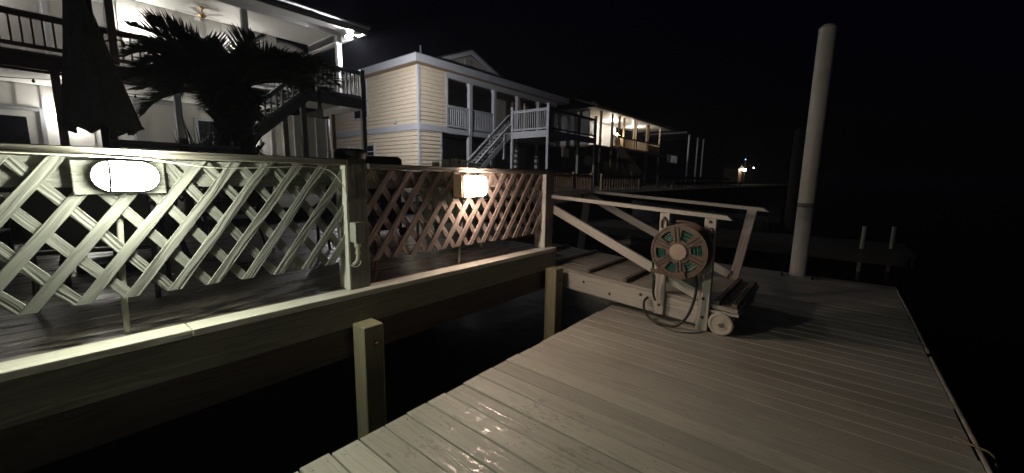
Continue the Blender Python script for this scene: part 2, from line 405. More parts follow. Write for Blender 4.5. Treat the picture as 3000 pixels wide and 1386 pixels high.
# ------------------------------------------------------------------ fixed deck
fd = thing('fixed_deck', (1, 5, .566), 'raised wooden deck with painted edge board behind the lattice railing', 'deck')
b = MB(); y = 2.551
while y < 6.95:
    b.box(-4.0, (3.70 if y < 3.2 else 4.95), y, y+.139, .526, .562+R.uniform(-.0015, .0015)); y += .145
b.build('decking', M['deckwood'], fd, bevel=.003)
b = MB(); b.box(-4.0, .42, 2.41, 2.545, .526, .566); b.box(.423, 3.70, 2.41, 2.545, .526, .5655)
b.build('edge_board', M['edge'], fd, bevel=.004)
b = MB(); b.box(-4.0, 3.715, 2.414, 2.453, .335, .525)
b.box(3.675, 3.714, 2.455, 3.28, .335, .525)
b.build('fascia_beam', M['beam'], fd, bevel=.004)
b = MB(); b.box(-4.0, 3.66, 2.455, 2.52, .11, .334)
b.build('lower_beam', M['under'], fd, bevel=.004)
b = MB()
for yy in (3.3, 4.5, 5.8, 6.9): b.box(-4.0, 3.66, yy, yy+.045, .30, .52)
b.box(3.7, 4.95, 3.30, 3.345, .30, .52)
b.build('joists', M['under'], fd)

def rail(name, x0, x1, zc, latz0, latmat, capmat, phase, post_x, label, extra):
    t = thing(name, ((x0+x1)/2, 2.53, .566), label, 'railing', 'lattice railings on the deck edge')
    b = MB()
    if extra: b.box(x0, x1, 2.445, 2.585, zc, zc+.038)
    else: b.box(x0, x1, 2.450, 2.585, zc, zc+.038)
    b.build('cap_rail', capmat, t, bevel=.004)
    b = MB(); b.box(x0, x1, 2.556, 2.594, zc-.135, zc-.003); b.build('top_rail', latmat, t, bevel=.003)
    b = MB(); b.box(x0, x1, 2.556, 2.594, latz0-.0, latz0+.085) if not extra else None
    z0, z1 = latz0, zc-.004; pitch = .158 if extra else .157; wd = .056; run = (z1-z0)*.722
    def clip(poly):
        for sgn, lim in ((1, x0+.002), (-1, x1-.002)):
            out = []
            for i in range(len(poly)):
                p, q = poly[i], poly[(i+1) % len(poly)]
                pin, qin = sgn*(p[0]-lim) >= 0, sgn*(q[0]-lim) >= 0
                if pin: out.append(p)
                if pin != qin:
                    k = (lim-p[0])/(q[0]-p[0]); out.append((lim, p[1]+k*(q[1]-p[1])))
            poly = out
            if len(poly) < 3: return None
        return poly
    for layer, yy in ((0, 2.531), (1, 2.543)):
        b = MB()
        for k in range(-4, int((x1-x0)/pitch)+6):
            xb = x0 + phase[layer] + k*pitch + R.uniform(-.003, .003); ww = wd*R.uniform(.95, 1.05)
            dz0 = R.uniform(-.004, .004)
            sl = run if layer == 0 else -run
            sl += R.uniform(-.006, .006)
            pl = clip([(xb, z0+dz0), (xb+ww, z0+dz0), (xb+ww+sl, z1), (xb+sl, z1)])
            if not pl: continue
            yo = R.uniform(-.0008, .0008)
            b.prism([(p[0], yy-.0055+yo, p[1]) for p in pl], (0, .0108, 0), (sl, 0, z1-z0))
        b.build('lattice_layer', latmat, t, bevel=.0012)
    # staples where the strips cross
    b = MB()
    for k in range(90):
        xx = R.uniform(x0+.05, x1-.05); zz = R.uniform(z0+.05, z1-.05)
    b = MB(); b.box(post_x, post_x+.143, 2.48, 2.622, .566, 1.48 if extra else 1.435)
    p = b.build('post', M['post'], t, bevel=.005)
    b = MB(); b.box(post_x-.006, post_x-.0005, 2.483, 2.621, .5665, 1.40 if extra else 1.378); b.build('lamplit_face', M['post_lit_side'], p)  # thin sheet holding the lamplit side of the post in its colour
    return t, p
rl, pl_ = rail('lattice_railing', -3.4, 1.294, 1.402, .752, M['lattice'], M['cap'], (.133, .128), 1.295,
               'pale lattice railing holding the large oval cage lamp', True)
b = MB(); b.lathe((1.366, 2.551, 1.478), (0, 0, 1), [(-.03, .104), (0, .108), (.014, .106), (.026, .095), (.036, .07), (.04, .0)], 32)
b.build('post_cap', M['black'], pl_)
rr, _ = rail('lattice_railing', 1.44, 3.568, 1.380, .732, M['latticew'], M['cap'], (.049, .03), 3.57,
             'brownish lattice railing holding the small warm square lamp', False)
b = MB(); b.box(2.9, 3.56, 2.588, 2.626, 1.378, 1.43); b.build('top_board', M['picket'], rr, bevel=.003)

# pilings in front of the beam
for (px, lab) in ((1.253, 'squared wooden piling with a bolt below the near deck post'), (3.49, 'squared wooden piling at the far end of the deck beam')):
    t = thing('dock_piling', (px+.07, 2.34, -1.2), lab, 'piling', 'pilings below the deck beam')
    b = MB(); b.box(px, px+.142, 2.268, 2.411, -1.6, .362); b.build('timber', M['pile'], t, bevel=.005)
    b = MB(); b.lathe((px+.085, 2.268, .235), (0, -1, 0), [(0, .019), (.004, .019), (.005, .012), (.014, .012), (.016, .006)], 12); b.build('bolt', M['rust'], t)
    if px > 3: pass

# ------------------------------------------------------------------ bulkhead lamps
def stadium(cx, cz, hw, hh, n=10):
    pts = []
    r = hh
    for k in range(n+1):
        a = -math.pi/2 + math.pi*k/n; pts.append((cx+hw-r+math.cos(a)*r, cz+math.sin(a)*r))
    for k in range(n+1):
        a = math.pi/2 + math.pi*k/n; pts.append((cx-hw+r+math.cos(a)*r, cz+math.sin(a)*r))
    return pts
def loft(rings):
    b = MB(); n = len(rings[0][1]); vs = []
    for y, pts in rings: vs += [(p[0], y, p[1]) for p in pts]
    fs = []
    for i in range(len(rings)-1):
        for k in range(n):
            k2 = (k+1) % n; fs.append((i*n+k, i*n+k2, (i+1)*n+k2, (i+1)*n+k))
    fs.append(tuple(range((len(rings)-1)*n, len(rings)*n))); 
    fs.append(tuple(range(n))[::-1])
    b._add(vs, fs, [[(0, 0)]*len(f) for f in fs], False)
    return b
t = thing('bulkhead_lamp', (.255, 2.5, 1.31), 'lit oval cage lamp on a painted board on the lattice', 'lamp')
b = MB(); b.box(.098, .400, 2.502, 2.522, 1.238, 1.386); b.build('backing_board', M['lattice'], t, bevel=.003)
cx, cz = .258, 1.318
b = loft([(2.502, stadium(cx, cz, .108, .064)), (2.424, stadium(cx, cz, .1085, .0655)), (2.4225, stadium(cx, cz, .107, .064))]); b.build('housing', M['box'], t)
b = loft([(2.422, stadium(cx, cz, .107, .064)), (2.404, stadium(cx, cz, .106, .063)), (2.390, stadium(cx, cz, .096, .054)), (2.380, stadium(cx, cz, .080, .040))])
b.build('lens', M['lens_g'], t)
b = MB()
for fx in (-.055,): 
    b.tube([(cx+fx, 2.42, cz-.066), (cx+fx-.002, 2.388, cz-.052), (cx+fx, 2.372, cz), (cx+fx+.002, 2.388, cz+.052), (cx+fx, 2.42, cz+.063)], .0042, 8)
for fz in (-.02, .02):
    b.tube([(cx-.108, 2.42, cz+fz), (cx-.092, 2.386, cz+fz), (cx-.05, 2.372, cz+fz)], .0036, 8)
b.build('cage_guard', M['cage'], t)

t = thing('bulkhead_lamp', (2.46, 2.5, 1.26), 'lit small square warm lamp on a wooden block on the brownish lattice', 'lamp')
b = MB(); b.box(2.297, 2.57, 2.478, 2.522, 1.165, 1.350); b.box(2.255, 2.295, 2.424, 2.522, 1.165, 1.356); b.build('backing_block', M['picket'], t, bevel=.003)
def rrect(cx, cz, hw, hh, r, n=4):
    pts = []
    for sx, sz, a0 in ((1, -1, -90), (1, 1, 0), (-1, 1, 90), (-1, -1, 180)):
        for k in range(n+1):
            a = rad(a0+90*k/n); pts.append((cx+sx*(hw-r)+math.cos(a)*r, cz+sz*(hh-r)+math.sin(a)*r))
    return pts
cx, cz = 2.433, 1.260
b = loft([(2.478, rrect(cx, cz, .130, .088, .02)), (2.453, rrect(cx, cz, .130, .088, .02)), (2.4505, rrect(cx, cz, .126, .084, .02))]); b.build('housing', M['box'], t)
b = loft([(2.4495, rrect(cx, cz, .131, .089, .03)), (2.42, rrect(cx, cz, .124, .084, .045)), (2.398, rrect(cx, cz, .108, .068, .05)), (2.388, rrect(cx, cz, .085, .047, .04))])
b.build('lens', M['lens_w'], t)

# conduits, cord, outlet box
for pts, r, lab in (([(.245, 2.566, 1.26), (.232, 2.575, 1.10), (.213, 2.578, .75), (.209, 2.578, .563)], .0125, 'painted conduit pipe below the large oval cage lamp'),
                    ([(2.43, 2.566, 1.17), (2.41, 2.575, 1.0), (2.378, 2.58, .75), (2.365, 2.582, .563)], .0105, 'thin conduit pipe below the small warm square lamp')):
    b = MB(); b.tube(pts, r, 10, 5); tag(b.build('conduit_pipe', M['pvc']), lab, 'pipe', 'conduit pipes below the lamps')
b = MB()
b.tube([(-.6, 2.437, 1.407), (-.05, 2.439, 1.405), (.10, 2.437, 1.402), (.30, 2.437, 1.398), (.42, 2.438, 1.385), (.60, 2.44, 1.365), (.8, 2.438, 1.372), (1.0, 2.44, 1.384), (1.12, 2.45, 1.38),
        (1.20, 2.462, 1.35), (1.26, 2.472, 1.28), (1.290, 2.475, 1.20), (1.293, 2.53, 1.10)], .0034, 6)
b.tube([(1.292, 2.515, 1.39), (1.291, 2.52, 1.25), (1.2905, 2.525, 1.15), (1.291, 2.512, 1.06), (1.290, 2.52, .98), (1.291, 2.505, .90), (1.2905, 2.51, .82), (1.292, 2.49, .755), (1.32, 2.474, .725), (1.355, 2.473, .732), (1.365, 2.468, .76)], .0032, 6)
tag(b.build('power_cord', M['cord']), 'white cord draped along the railing and down the post', 'cord')
t = thing('outlet_box', (1.385, 2.48, .95), 'grey outlet box with conduit elbow on the dark post face', 'electrical box')
b = MB(); b.box(1.300, 1.358, 2.402, 2.479, .897, 1.03); b.build('housing', M['box'], t, bevel=.005)
b = MB(); b.box(1.297, 1.361, 2.397, 2.401, .893, 1.034); b.build('cover', M['box'], t, bevel=.002)
b = MB(); b.cyl((1.330, 2.44, .866), (1.330, 2.44, .896), .021, n=14); b.tube([(1.330, 2.44, .87), (1.331, 2.441, .81), (1.326, 2.443, .775), (1.314, 2.45, .755), (1.30, 2.458, .748)], .0125, 10); b.cyl((1.3305, 2.441, .818), (1.331, 2.441, .832), .017, n=12)
b.build('conduit_elbow', M['pvc'], t)
b = MB(); b.tube([(1.44, 2.60, .96), (1.50, 2.585, .945), (1.545, 2.575, .88), (1.548, 2.57, .78), (1.535, 2.57, .68), (1.52, 2.57, .569)], .009, 8)
tag(b.build('hose_pipe', M['rust']), 'brown bent pipe standing right of the near deck post', 'pipe')

# ------------------------------------------------------------------ gangway
def gz(y): return .213+.053*y
GX0, GX1, GY0, GY1 = 3.722, 4.85, .56, 3.29
g = thing('gangway', (4.28, 1.9, 0), 'wooden gangway with handrails sloping from the deck to the floating dock', 'gangway')
b = MB(); nw = 8; ww = (GX1-GX0-.004)/nw
for k in range(nw):
    xa = GX0+.002+k*ww+ww/2
    b.beam((xa, GY0+R.uniform(0, .012), gz(GY0)-.018), (xa, GY1, gz(GY1)-.018), ww-.006, .035)
b.build('decking', M['gangdeck'], g, bevel=.003)
for xa in (GX0+.021, GX1-.021):
    b = MB(); b.beam((xa, .80, gz(.80)-.036-.093), (xa, GY1, gz(GY1)-.036-.093), .040, .184); b.build('stringer', M['gang'], g, bevel=.004)
for yy, xs in ((2.93, 0), (2.48, 0), (2.03, 0), (1.60, 0), (.74, 0), (.60, .02)):
    b = MB(); b.beam((GX0+.01+R.uniform(0, .02), yy, gz(yy)+.018), (GX1-.04, yy+R.uniform(-.01, .01), gz(yy)+.018), .045, .036); b.build('cleat', M['cleat'], g, bevel=.004)
bo = MB()
for (xq, yq, zq) in ((3.680, 1.222, .99), (3.680, 1.222, .16), (3.680, .835, .985), (3.680, .835, .13), (3.680, .84, .30), (3.722, 2.06, .22), (3.722, 2.9, .26), (3.722, 1.75, .15), (3.722, 1.42, .21)):
    bo.lathe((xq+.001, yq, zq), (-1, 0, 0), [(0, .015), (.002, .015), (.003, .009), (.010, .009), (.012, .004)], 10)
tag(bo.build('bolt_heads', M['rust'], g), kind='stuff')
# near handrail, posts, brace
def rz(y): return 1.005+.0602*y
b = MB(); b.prism([(3.675, .664, rz(.664)-.038), (3.675, .71, rz(.71)), (3.675, GY1, rz(GY1)), (3.675, GY1, rz(GY1)-.038)], (.088, 0, 0), (0, 1, .06)); b.build('handrail', M['gang'], g, bevel=.003)
for y0, y1, zb in ((1.178, 1.268, .066), (.788, .882, .006)):
    b = MB(); ym = (y0+y1)/2
    b.box(3.680, 3.7185, y0, y1, zb, rz(ym)-.040); b.build('rail_post', M['gang'], g, bevel=.004)
b = MB(); b.box(3.7605, 3.80, .80, .885, gz(.85)+.002, rz(.85)-.042); b.build('rail_post', M['gang'], g, bevel=.004)
b = MB(); b.beam((3.745, 3.25, 1.315), (3.745, .885, .305), .038, .092, (0, 0, 1)); b.build('brace', M['gang'], g, bevel=.004)
# far handrail
def ra(y): return 1.028+.0600*y
b = MB(); b.prism([(4.80, .545, ra(.545)-.036), (4.80, .60, ra(.6)), (4.80, GY1, ra(GY1)), (4.80, GY1, ra(GY1)-.036)], (.088, 0, 0), (0, 1, .06)); b.build('handrail', M['gang'], g, bevel=.003)
b = MB(); b.beam((4.872, 2.78, gz(2.78)-.15), (4.872, 2.685, ra(2.68)-.037), .04, .095, (0, 1, 0)); b.build('rail_post', M['gang'], g, bevel=.004)
b = MB(); b.beam((4.872, .835, gz(.8)-.15), (4.872, .705, ra(.7)-.037), .04, .09, (0, 1, 0)); b.build('rail_post', M['gang'], g, bevel=.004)
b = MB(); b.beam((4.832, 2.64, ra(2.64)-.085), (4.832, .86, gz(.86)+.05), .036, .09); b.build('brace', M['gang'], g, bevel=.004)
b = MB(); b.beam((4.832, 2.76, ra(2.76)-.085), (4.832, 3.28, .98), .036, .09); b.build('brace', M['gang'], g, bevel=.004)
b = MB(); b.box(3.705, 3.95, GY0-.005, .80, gz(.6)-.062, gz(.6)-.038); b.box(3.74, 3.80, .60, .785, .12, gz(.6)-.064); b.build('tail_board', M['gang'], g, bevel=.003)
for xw, lab in ((3.70, None), (4.80, None)):
    b = MB(); b.lathe((xw, .685, .1015), (1, 0, 0), [(-.018, .072), (-.024, .078), (-.024, .094), (-.018, .1005), (.018, .1005), (.024, .094), (.024, .078), (.018, .072)], 36)
    wh = b.build('wheel', M['wheel'], g)
    b = MB(); b.lathe((xw, .685, .1015), (-1, 0, 0), [(.010, .078), (.012, .03), (.026, .026), (.030, .018)], 28); b.build('wheel_disc', M['wheel'], wh)
    b = MB(); b.cyl((xw-.042, .685, .1015), (xw+.1, .685, .1015), .011, n=12); b.build('axle', M['rust'], wh)

# ------------------------------------------------------------------ hose reel on the gangway post
RX, RY, RZ = 3.50, 1.027, .722
t = thing('hose_reel', (RX+.1, RY, RZ), 'round brown hose reel with green hose, hung on the gangway posts', 'hose reel')
def reel_disc(x, thick, windows=True):
    b = MB(); rs = [.0, .072, .105, .195, .222, .238]; nA = 72
    def P(r, a, xx): return Vector((xx, RY-math.cos(a)*r, RZ+math.sin(a)*r))
    win0 = rad(8)
    def solid(i, k):
        if i != 2: return True
        a = 2*math.pi*(k+.5)/nA; d = (a-win0) % (math.pi/3)
        d = min(d, math.pi/3-d)
        return d > rad(15)
    if not windows: solid = lambda i, k: True
    for i in range(1, 5):
        for k in range(nA):
            if not solid(i, k): continue
            a0, a1 = 2*math.pi*k/nA, 2*math.pi*(k+1)/nA
            ex = .006 if i == 4 else 0
            q = [P(rs[i], a0, x-ex), P(rs[i+1], a0, x-ex), P(rs[i+1], a1, x-ex), P(rs[i], a1, x-ex)]
            q2 = [p+Vector((thick+ex, 0, 0)) for p in q]
            fs = [(0, 1, 2, 3), (7, 6, 5, 4)]; 
            fs += [(0, 4, 5, 1), (1, 5, 6, 2), (2, 6, 7, 3), (3, 7, 4, 0)]
            b._add(q+q2, fs, [[(0, 0)]*4]*6)
    return b
face = reel_disc(RX, .010).build('face_plate', M['reel'], t)
b = MB()
for k in range(6):
    a = rad(38+60*k)
    for off in (-.016, .016):
        dx, dz = -math.cos(a), math.sin(a); px, pz = -dz*off, dx*off
        b.beam((RX-.003, RY+dx*.085+px, RZ+dz*.085+pz), (RX-.003, RY+dx*.215+px, RZ+dz*.215+pz), .007, .008, (1, 0, 0))
b.build('spoke_ribs', plain('dark reel groove', (.05, .03, .022), .6, var=.2), face)
b = MB(); b.lathe((RX+.004, RY, RZ), (-1, 0, 0), [(0, .073), (.016, .073), (.020, .068), (.021, .0)], 40, smooth=False); b.build('hub', M['hub'], t)
reel_disc(RX+.150, .010, False).build('back_plate', M['reel'], t)
b = MB(); b.cyl((RX, RY, RZ), (RX+.17, RY, RZ), .075, n=24); b.build('drum', M['black'], t)
b = MB(); pts = []
turns = 9
for k in range(turns*28+1):
    a = 2*math.pi*k/28; layer = k/28/turns
    xx = RX+.022+.112*(.5-.5*math.cos(layer*math.pi*6)); rr_ = .10+.085*layer
    pts.append((xx, RY-math.cos(a)*rr_, RZ+math.sin(a)*rr_))
b.tube(pts, .0095, 7, 1)
for q in range(5):
    rr_ = .118+.018*q; b.tube([(RX+.024+.001*q, RY-math.cos(2*math.pi*k/40)*rr_, RZ+math.sin(2*math.pi*k/40)*rr_) for k in range(41)], .0088, 7, 1)
b.build('wound_hose', M['hose'], t)
b = MB()
for sy in (1,): pass
for yy, zz in ((1.225, .95), (.835, .90)):
    b.tube([(3.672, yy+.02, zz-.05), (3.668, yy+.02, zz+.01), (3.668, yy, zz+.03), (3.668, yy-.025, zz+.012), (3.668, yy-.03, zz-.06)], .009, 8)
b.box(3.655, 3.676, .80, 1.25, .66, .74)
b.tube([(3.66, .84, .86), (3.64, .92, .95), (3.63, 1.03, .975), (3.63, 1.1, .972)], .012, 8)
b.build('mounting_bracket', M['reel'], t)
b = MB(); b.box(3.50, 3.67, 1.14, 1.26, .50, .512); b.box(3.50, 3.512, 1.14, 1.26, .512, .54); b.build('guide_tray', M['reel'], t, bevel=.003)
b = MB(); b.beam((RX-.012, RY-.03, RZ-.17), (RX-.012, RY-.055, RZ-.235), .075, .016, (1, 0, 0)); b.build('crank_handle', M['reel'], t, bevel=.004)
# loose hose ends
b = MB(); b.tube([(3.545, 1.245, .74), (3.56, 1.262, .66), (3.585, 1.268, .56), (3.60, 1.262, .44), (3.61, 1.258, .40)], .0115, 8)
tag(b.build('garden_hose', M['hose']), 'green hose end hanging from the reel', 'hose')
b = MB(); b.tube([(3.61, 1.258, .41), (3.615, 1.262, .32), (3.62, 1.255, .26), (3.625, 1.238, .21)], lambda s: .014-.003*s, 8)
tag(b.build('hose_nozzle', M['bhose']), 'black nozzle at the end of the hanging green hose', 'nozzle')
b = MB(); b.tube([(3.70, 1.335, .205), (3.66, 1.355, .175), (3.63, 1.34, .10), (3.61, 1.28, .035), (3.60, 1.20, .014), (3.59, 1.11, .012), (3.59, 1.02, .03), (3.60, .945, .12), (3.62, .905, .25), (3.63, .89, .38), (3.62, .90, .50), (3.60, .95, .62)], .012, 8)
tag(b.build('supply_hose', M['bhose']), 'black supply hose looping below the hose reel', 'hose')
b = MB(); b.tube([(3.58, 1.2, .006), (3.50, 1.0, .006), (3.58, .86, .006), (3.68, .80, .008)], .005, 6)
tag(b.build('thin_cord', M['bhose']), 'thin dark cord lying on the dock below the hose reel', 'cord')

# ------------------------------------------------------------------ guide pile and things beyond the dock
t = thing('guide_pile', (6.93, .36, -1.5), 'tall white round guide pile at the far end of the floating dock', 'pile')
b = MB(); b.cyl((6.93, .36, -2), (6.93, .36, 3.34), .0985, n=48); b.build('sleeve', M['pole'], t)
b = MB(); b.lathe((6.93, .36, .985), (0, 0, 1), [(0, .099), (.008, .1015), (.05, .1015), (.06, .099)], 48, cap=False); b.build('grime_band', M['band'], t)
b = MB(); b.lathe((6.93, .36, 3.34), (0, 0, 1), [(0, .1), (.02, .098), (.06, .06), (.075, 0)], 40); b.build('pile_cap', M['pole'], t)
b = MB(); b.tube([(6.72, .52, .012), (6.80, .54, .03), (6.95, .54, .03), (7.0, .54, .03)], .014, 8); b.tube([(6.73, .18, .012), (6.82, .18, .03), (7.0, .18, .03)], .014, 8)
tag(b.build('pile_hoop', M['dmetal']), 'dark metal hoop holding the dock to the white pile', 'hoop')

def far_pile(x, y, r, z1, lab, m='darkwood'):
    b = MB(); b.lathe((x, y, -2), (0, 0, 1), [(0, r), (z1+2, r*.95), (z1+2.03, r*.7)], 20); tag(b.build('mooring_pile', M[m]), lab, 'pile')
far_pile(14.9, 1.12, .16, 2.9, 'tall dark mooring pile behind the white guide pile')
nd_ = thing('neighbour_dock', (11.6, 2, -.1), 'dim low dock across the water beyond the white pile', 'dock')
b = MB()
for k in range(14): b.box(10.3+k*.146, 10.3+k*.146+.14, -1.2, 6.6, -.04, 0)
b.build('decking', M['darkwood'], nd_)
b = MB(); b.box(10.3, 12.34, -1.18, -1.14, -.22, -.045); b.box(10.30, 10.34, -1.1, 6.6, -.22, -.045); b.build('side_frame', M['darkwood'], nd_)
for x, y, lab in ((10.75, -.45, 'nearer thin white pipe standing at the neighbour dock'), (11.15, -.92, 'farther thin white pipe at the end of the neighbour dock')):
    b = MB(); b.cyl((x, y, -1), (x, y, .44), .035, n=14); b.cyl((x, y, .44), (x, y, .46), .042, n=14); tag(b.build('white_pipe', M['pvc']), lab, 'pipe', 'white pipes at the neighbour dock')
# small boat tied at the neighbour dock
bt = thing('moored_boat', (13.9, 3.6, -.3), 'dim white skiff with outboard moored beyond the gangway rails', 'boat')
b = MB(); rings = []
for s_, w_, zt, zb in ((0, .75, .25, -.35), (.25, .85, .27, -.42), (.55, .82, .34, -.44), (.8, .55, .46, -.38), (1.0, .05, .6, -.1)):
    y_ = 1.6+s_*4.2; rings.append([(13.9-w_, y_, zt), (13.9-w_*.8, y_, zb*.3), (13.9, y_, zb), (13.9+w_*.8, y_, zb*.3), (13.9+w_, y_, zt), (13.9+w_*.85, y_, zt-.03), (13.9, y_, zb+.18), (13.9-w_*.85, y_, zt-.03)])
vs = sum(rings, []); fs = []
for i in range(4):
    for k in range(8): fs.append((i*8+k, i*8+(k+1) % 8, (i+1)*8+(k+1) % 8, (i+1)*8+k))
fs.append(tuple(range(8))[::-1]); fs.append(tuple(range(32, 40)))
b._add(vs, fs, [[(0, 0)]*len(f) for f in fs]); b.build('hull', M['trim2'], bt)
b = MB(); b.box(13.78, 14.02, 1.25, 1.58, .1, .62); b.box(13.85, 13.95, 1.3, 1.45, -.6, .1); b.build('outboard_motor', M['black'], bt, bevel=.03)
b = MB()
b.box(13.55, 14.25, 3.1, 3.2, .15, .34)
b.build('thwart', M['pvc'], bt)

# ------------------------------------------------------------------ deck furniture behind the lattice
def ang_box(b, c, sx, sy, sz, ax): pass
# round patio table with the closed umbrella
TX, TY, DZ = .42, 4.5, .566
t = thing('patio_table', (TX, TY, DZ), 'dark round patio table below the closed umbrella', 'table')
b = MB(); b.lathe((TX, TY, DZ+.70), (0, 0, 1), [(0, .56), (.012, .6), (.03, .6), (.034, .58)], 40); b.build('tabletop', M['dmetal'], t)
for k in range(4):
    a = rad(45+90*k); b = MB(); b.tube([(TX+.5*math.cos(a), TY+.5*math.sin(a), DZ), (TX+.40*math.cos(a), TY+.40*math.sin(a), DZ+.4), (TX+.46*math.cos(a), TY+.46*math.sin(a), DZ+.7)], .02, 8); b.build('leg', M['dmetal'], t)
t = thing('closed_umbrella', (TX-.02, TY, DZ), 'large closed dark patio umbrella standing behind the oval cage lamp', 'umbrella')
b = MB(); b.cyl((TX-.03, TY, DZ), (TX-.03, TY, 3.3), .024, n=14); b.build('pole', M['dmetal'], t)
b = MB(); b.lathe((TX-.03, TY, DZ), (0, 0, 1), [(0, .26), (.05, .26), (.07, .2), (.09, .05), (.3, .04)], 28); b.build('base', M['dmetal'], t)
# canopy: folds gathered round the pole, fuller at the hem on one side
b = MB(); nA, nZ = 64, 22; vs = []
zb, zt = 1.655, 3.02
for j in range(nZ+1):
    s_ = j/nZ; z = zb+(zt-zb)*s_
    base_r = .197*(1-s_)**1.12+.007
    for k in range(nA):
        a = 2*math.pi*k/nA
        fold = 1+.16*math.cos(a*8+1.2*s_+.4)*(1-s_*.6)+.06*math.cos(a*19+2)
        r = base_r*fold
        side = 1-.06*max(0, -math.cos(a))*(1-s_)
        hem = (.028*math.cos(a*8+.4)+.022*math.cos(a*3+1)) if j == 0 else 0
        lean = -.075*s_-.02
        vs.append((TX-.02+lean+r*side*math.cos(a), TY+r*.8*math.sin(a), z+hem+.02*math.sin(3*a)*(1-s_)))
fs = []
for j in range(nZ):
    for k in range(nA): fs.append((j*nA+k, j*nA+(k+1) % nA, (j+1)*nA+(k+1) % nA, (j+1)*nA+k))
b._add(vs, fs, [[(0, 0)]*4]*len(fs), True)
cn = b.build('canopy', M['fabric'], t); sm = cn.modifiers.new('thickness', 'SOLIDIFY'); sm.thickness = .006
b = MB(); b.tube([(TX+.02+.12*math.cos(a_*.4), TY-.14*math.sin(a_*.4+.2), 2.32+.02*math.sin(a_)) for a_ in range(9)], .008, 6); b.build('tie_strap', M['fabric'], t)

def chair(lab):
    c = local_thing('patio_chair', lab, 'chair', 'dark patio chairs on the deck')
    b = MB(); b.box(-.26, .26, -.25, .25, .41, .44); b.build('seat', M['dmetal'], c, bevel=.012)
    b = MB(); n = 10; pts = []
    for k in range(n+1):
        a = math.pi*k/n; pts.append((.25*math.cos(a), 0, .86+.16*math.sin(a)))
    pts += [(-.25, 0, .46), (.25, 0, .46)]
    b.prism([(p[0], .25+.18*(p[2]-.44), p[2]) for p in pts], (0, .018, -.003)); b.build('backrest', M['black'], c)
    for sx in (-1, 1):
        b = MB(); b.tube([(sx*.25, -.24, 0), (sx*.25, -.23, .42), (sx*.26, -.22, .64), (sx*.27, .05, .65), (sx*.26, .28, .62)], .014, 8); b.build('armrest', M['dmetal'], c)
        b = MB(); b.tube([(sx*.25, .30, 0), (sx*.25, .24, .42), (sx*.25, .33, .86)], .014, 8); b.build('rear_leg', M['dmetal'], c)
    return c
c0 = chair('dark patio chair standing alone behind the brownish lattice')
c0.location = (1.95, 3.7, DZ); c0.rotation_euler = (0, 0, rad(-35)); c0.scale = (1, 1, .76)
copy_tree(c0, (1.25, 4.75, DZ), rad(-100), 'dark patio chair on the right side of the patio table', (1, 1, .76))
copy_tree(c0, (.25, 3.55, DZ), rad(165), 'dark patio chair in front of the patio table', (1, 1, .74))
copy_tree(c0, (-.45, 4.7, DZ), rad(80), 'dark patio chair on the left side of the patio table', (1, 1, .76))
# barbecue grill whose lid shows above the cap rail
t = thing('barbecue_grill', (2.75, 4.55, DZ), 'dark covered barbecue grill behind the brownish lattice', 'grill')
b = MB(); b.box(2.45, 2.97, 4.3, 4.8, DZ+.1, DZ+.78); b.build('cabinet', M['black'], t, bevel=.01)
b = MB(); b.box(2.42, 3.0, 4.28, 4.82, DZ+.782, DZ+1.01); b.build('lid', M['black'], t, bevel=.06, seg=4)
b = MB(); b.tube([(2.5, 4.25, DZ+.86), (2.5, 4.22, DZ+.88), (3.0, 4.22, DZ+.88), (3.0, 4.25, DZ+.86)], .012, 8, 1); b.build('handle', M['dmetal'], t)
b = MB(); b.cyl((2.46, 4.34, DZ+.06), (2.52, 4.34, DZ+.06), .06, n=18); b.cyl((2.98, 4.34, DZ+.06), (3.04, 4.34, DZ+.06), .06, n=18); b.build('wheels', M['black'], t)
# pale adirondack chairs
def adirondack(lab):
    c = local_thing('adirondack_chair', lab, 'chair', 'pale green slatted chairs on the deck')
    b = MB()
    for k in range(6): b.beam((-.27, -.30+k*.095, .37-k*.018), (.27, -.30+k*.095, .37-k*.018), .082, .02)
    b.build('seat', M['green'], c, bevel=.004)
    b = MB()
    for k in range(7):
        xx = -.27+k*.09; h = .62+.14*math.cos((k-3)/3*1.3)
        b.beam((xx, .22, .27), (xx*1.1, .22+.36*h, .27+.92*h), .078, .018, (0, 1, 0))
    b.build('backrest', M['green'], c, bevel=.004)
    for sx in (-1, 1):
        b = MB(); b.prism([(sx*.36-.07, -.40, .56), (sx*.36+.07, -.40, .56), (sx*.36+.05, .40, .56), (sx*.36-.03, .40, .56)], (0, 0, .022), (0, 1, 0)); b.build('armrest', M['green'], c, bevel=.005)
        b = MB(); b.box(sx*.31-.015, sx*.31+.015, -.36, -.25, 0, .56); b.build('front_leg', M['green'], c, bevel=.004)
        b = MB(); b.beam((sx*.29, -.34, .33), (sx*.29, .55, .05), .025, .12); b.build('side_rail', M['green'], c, bevel=.004)
    return c
a0 = adirondack('pale green slatted chair seen through the brownish lattice beside its lamp')
a0.location = (3.15, 3.65, DZ); a0.rotation_euler = (0, 0, rad(150))
copy_tree(a0, (4.25, 4.3, DZ), rad(95), 'pale green slatted chair at the deck end behind the far post')

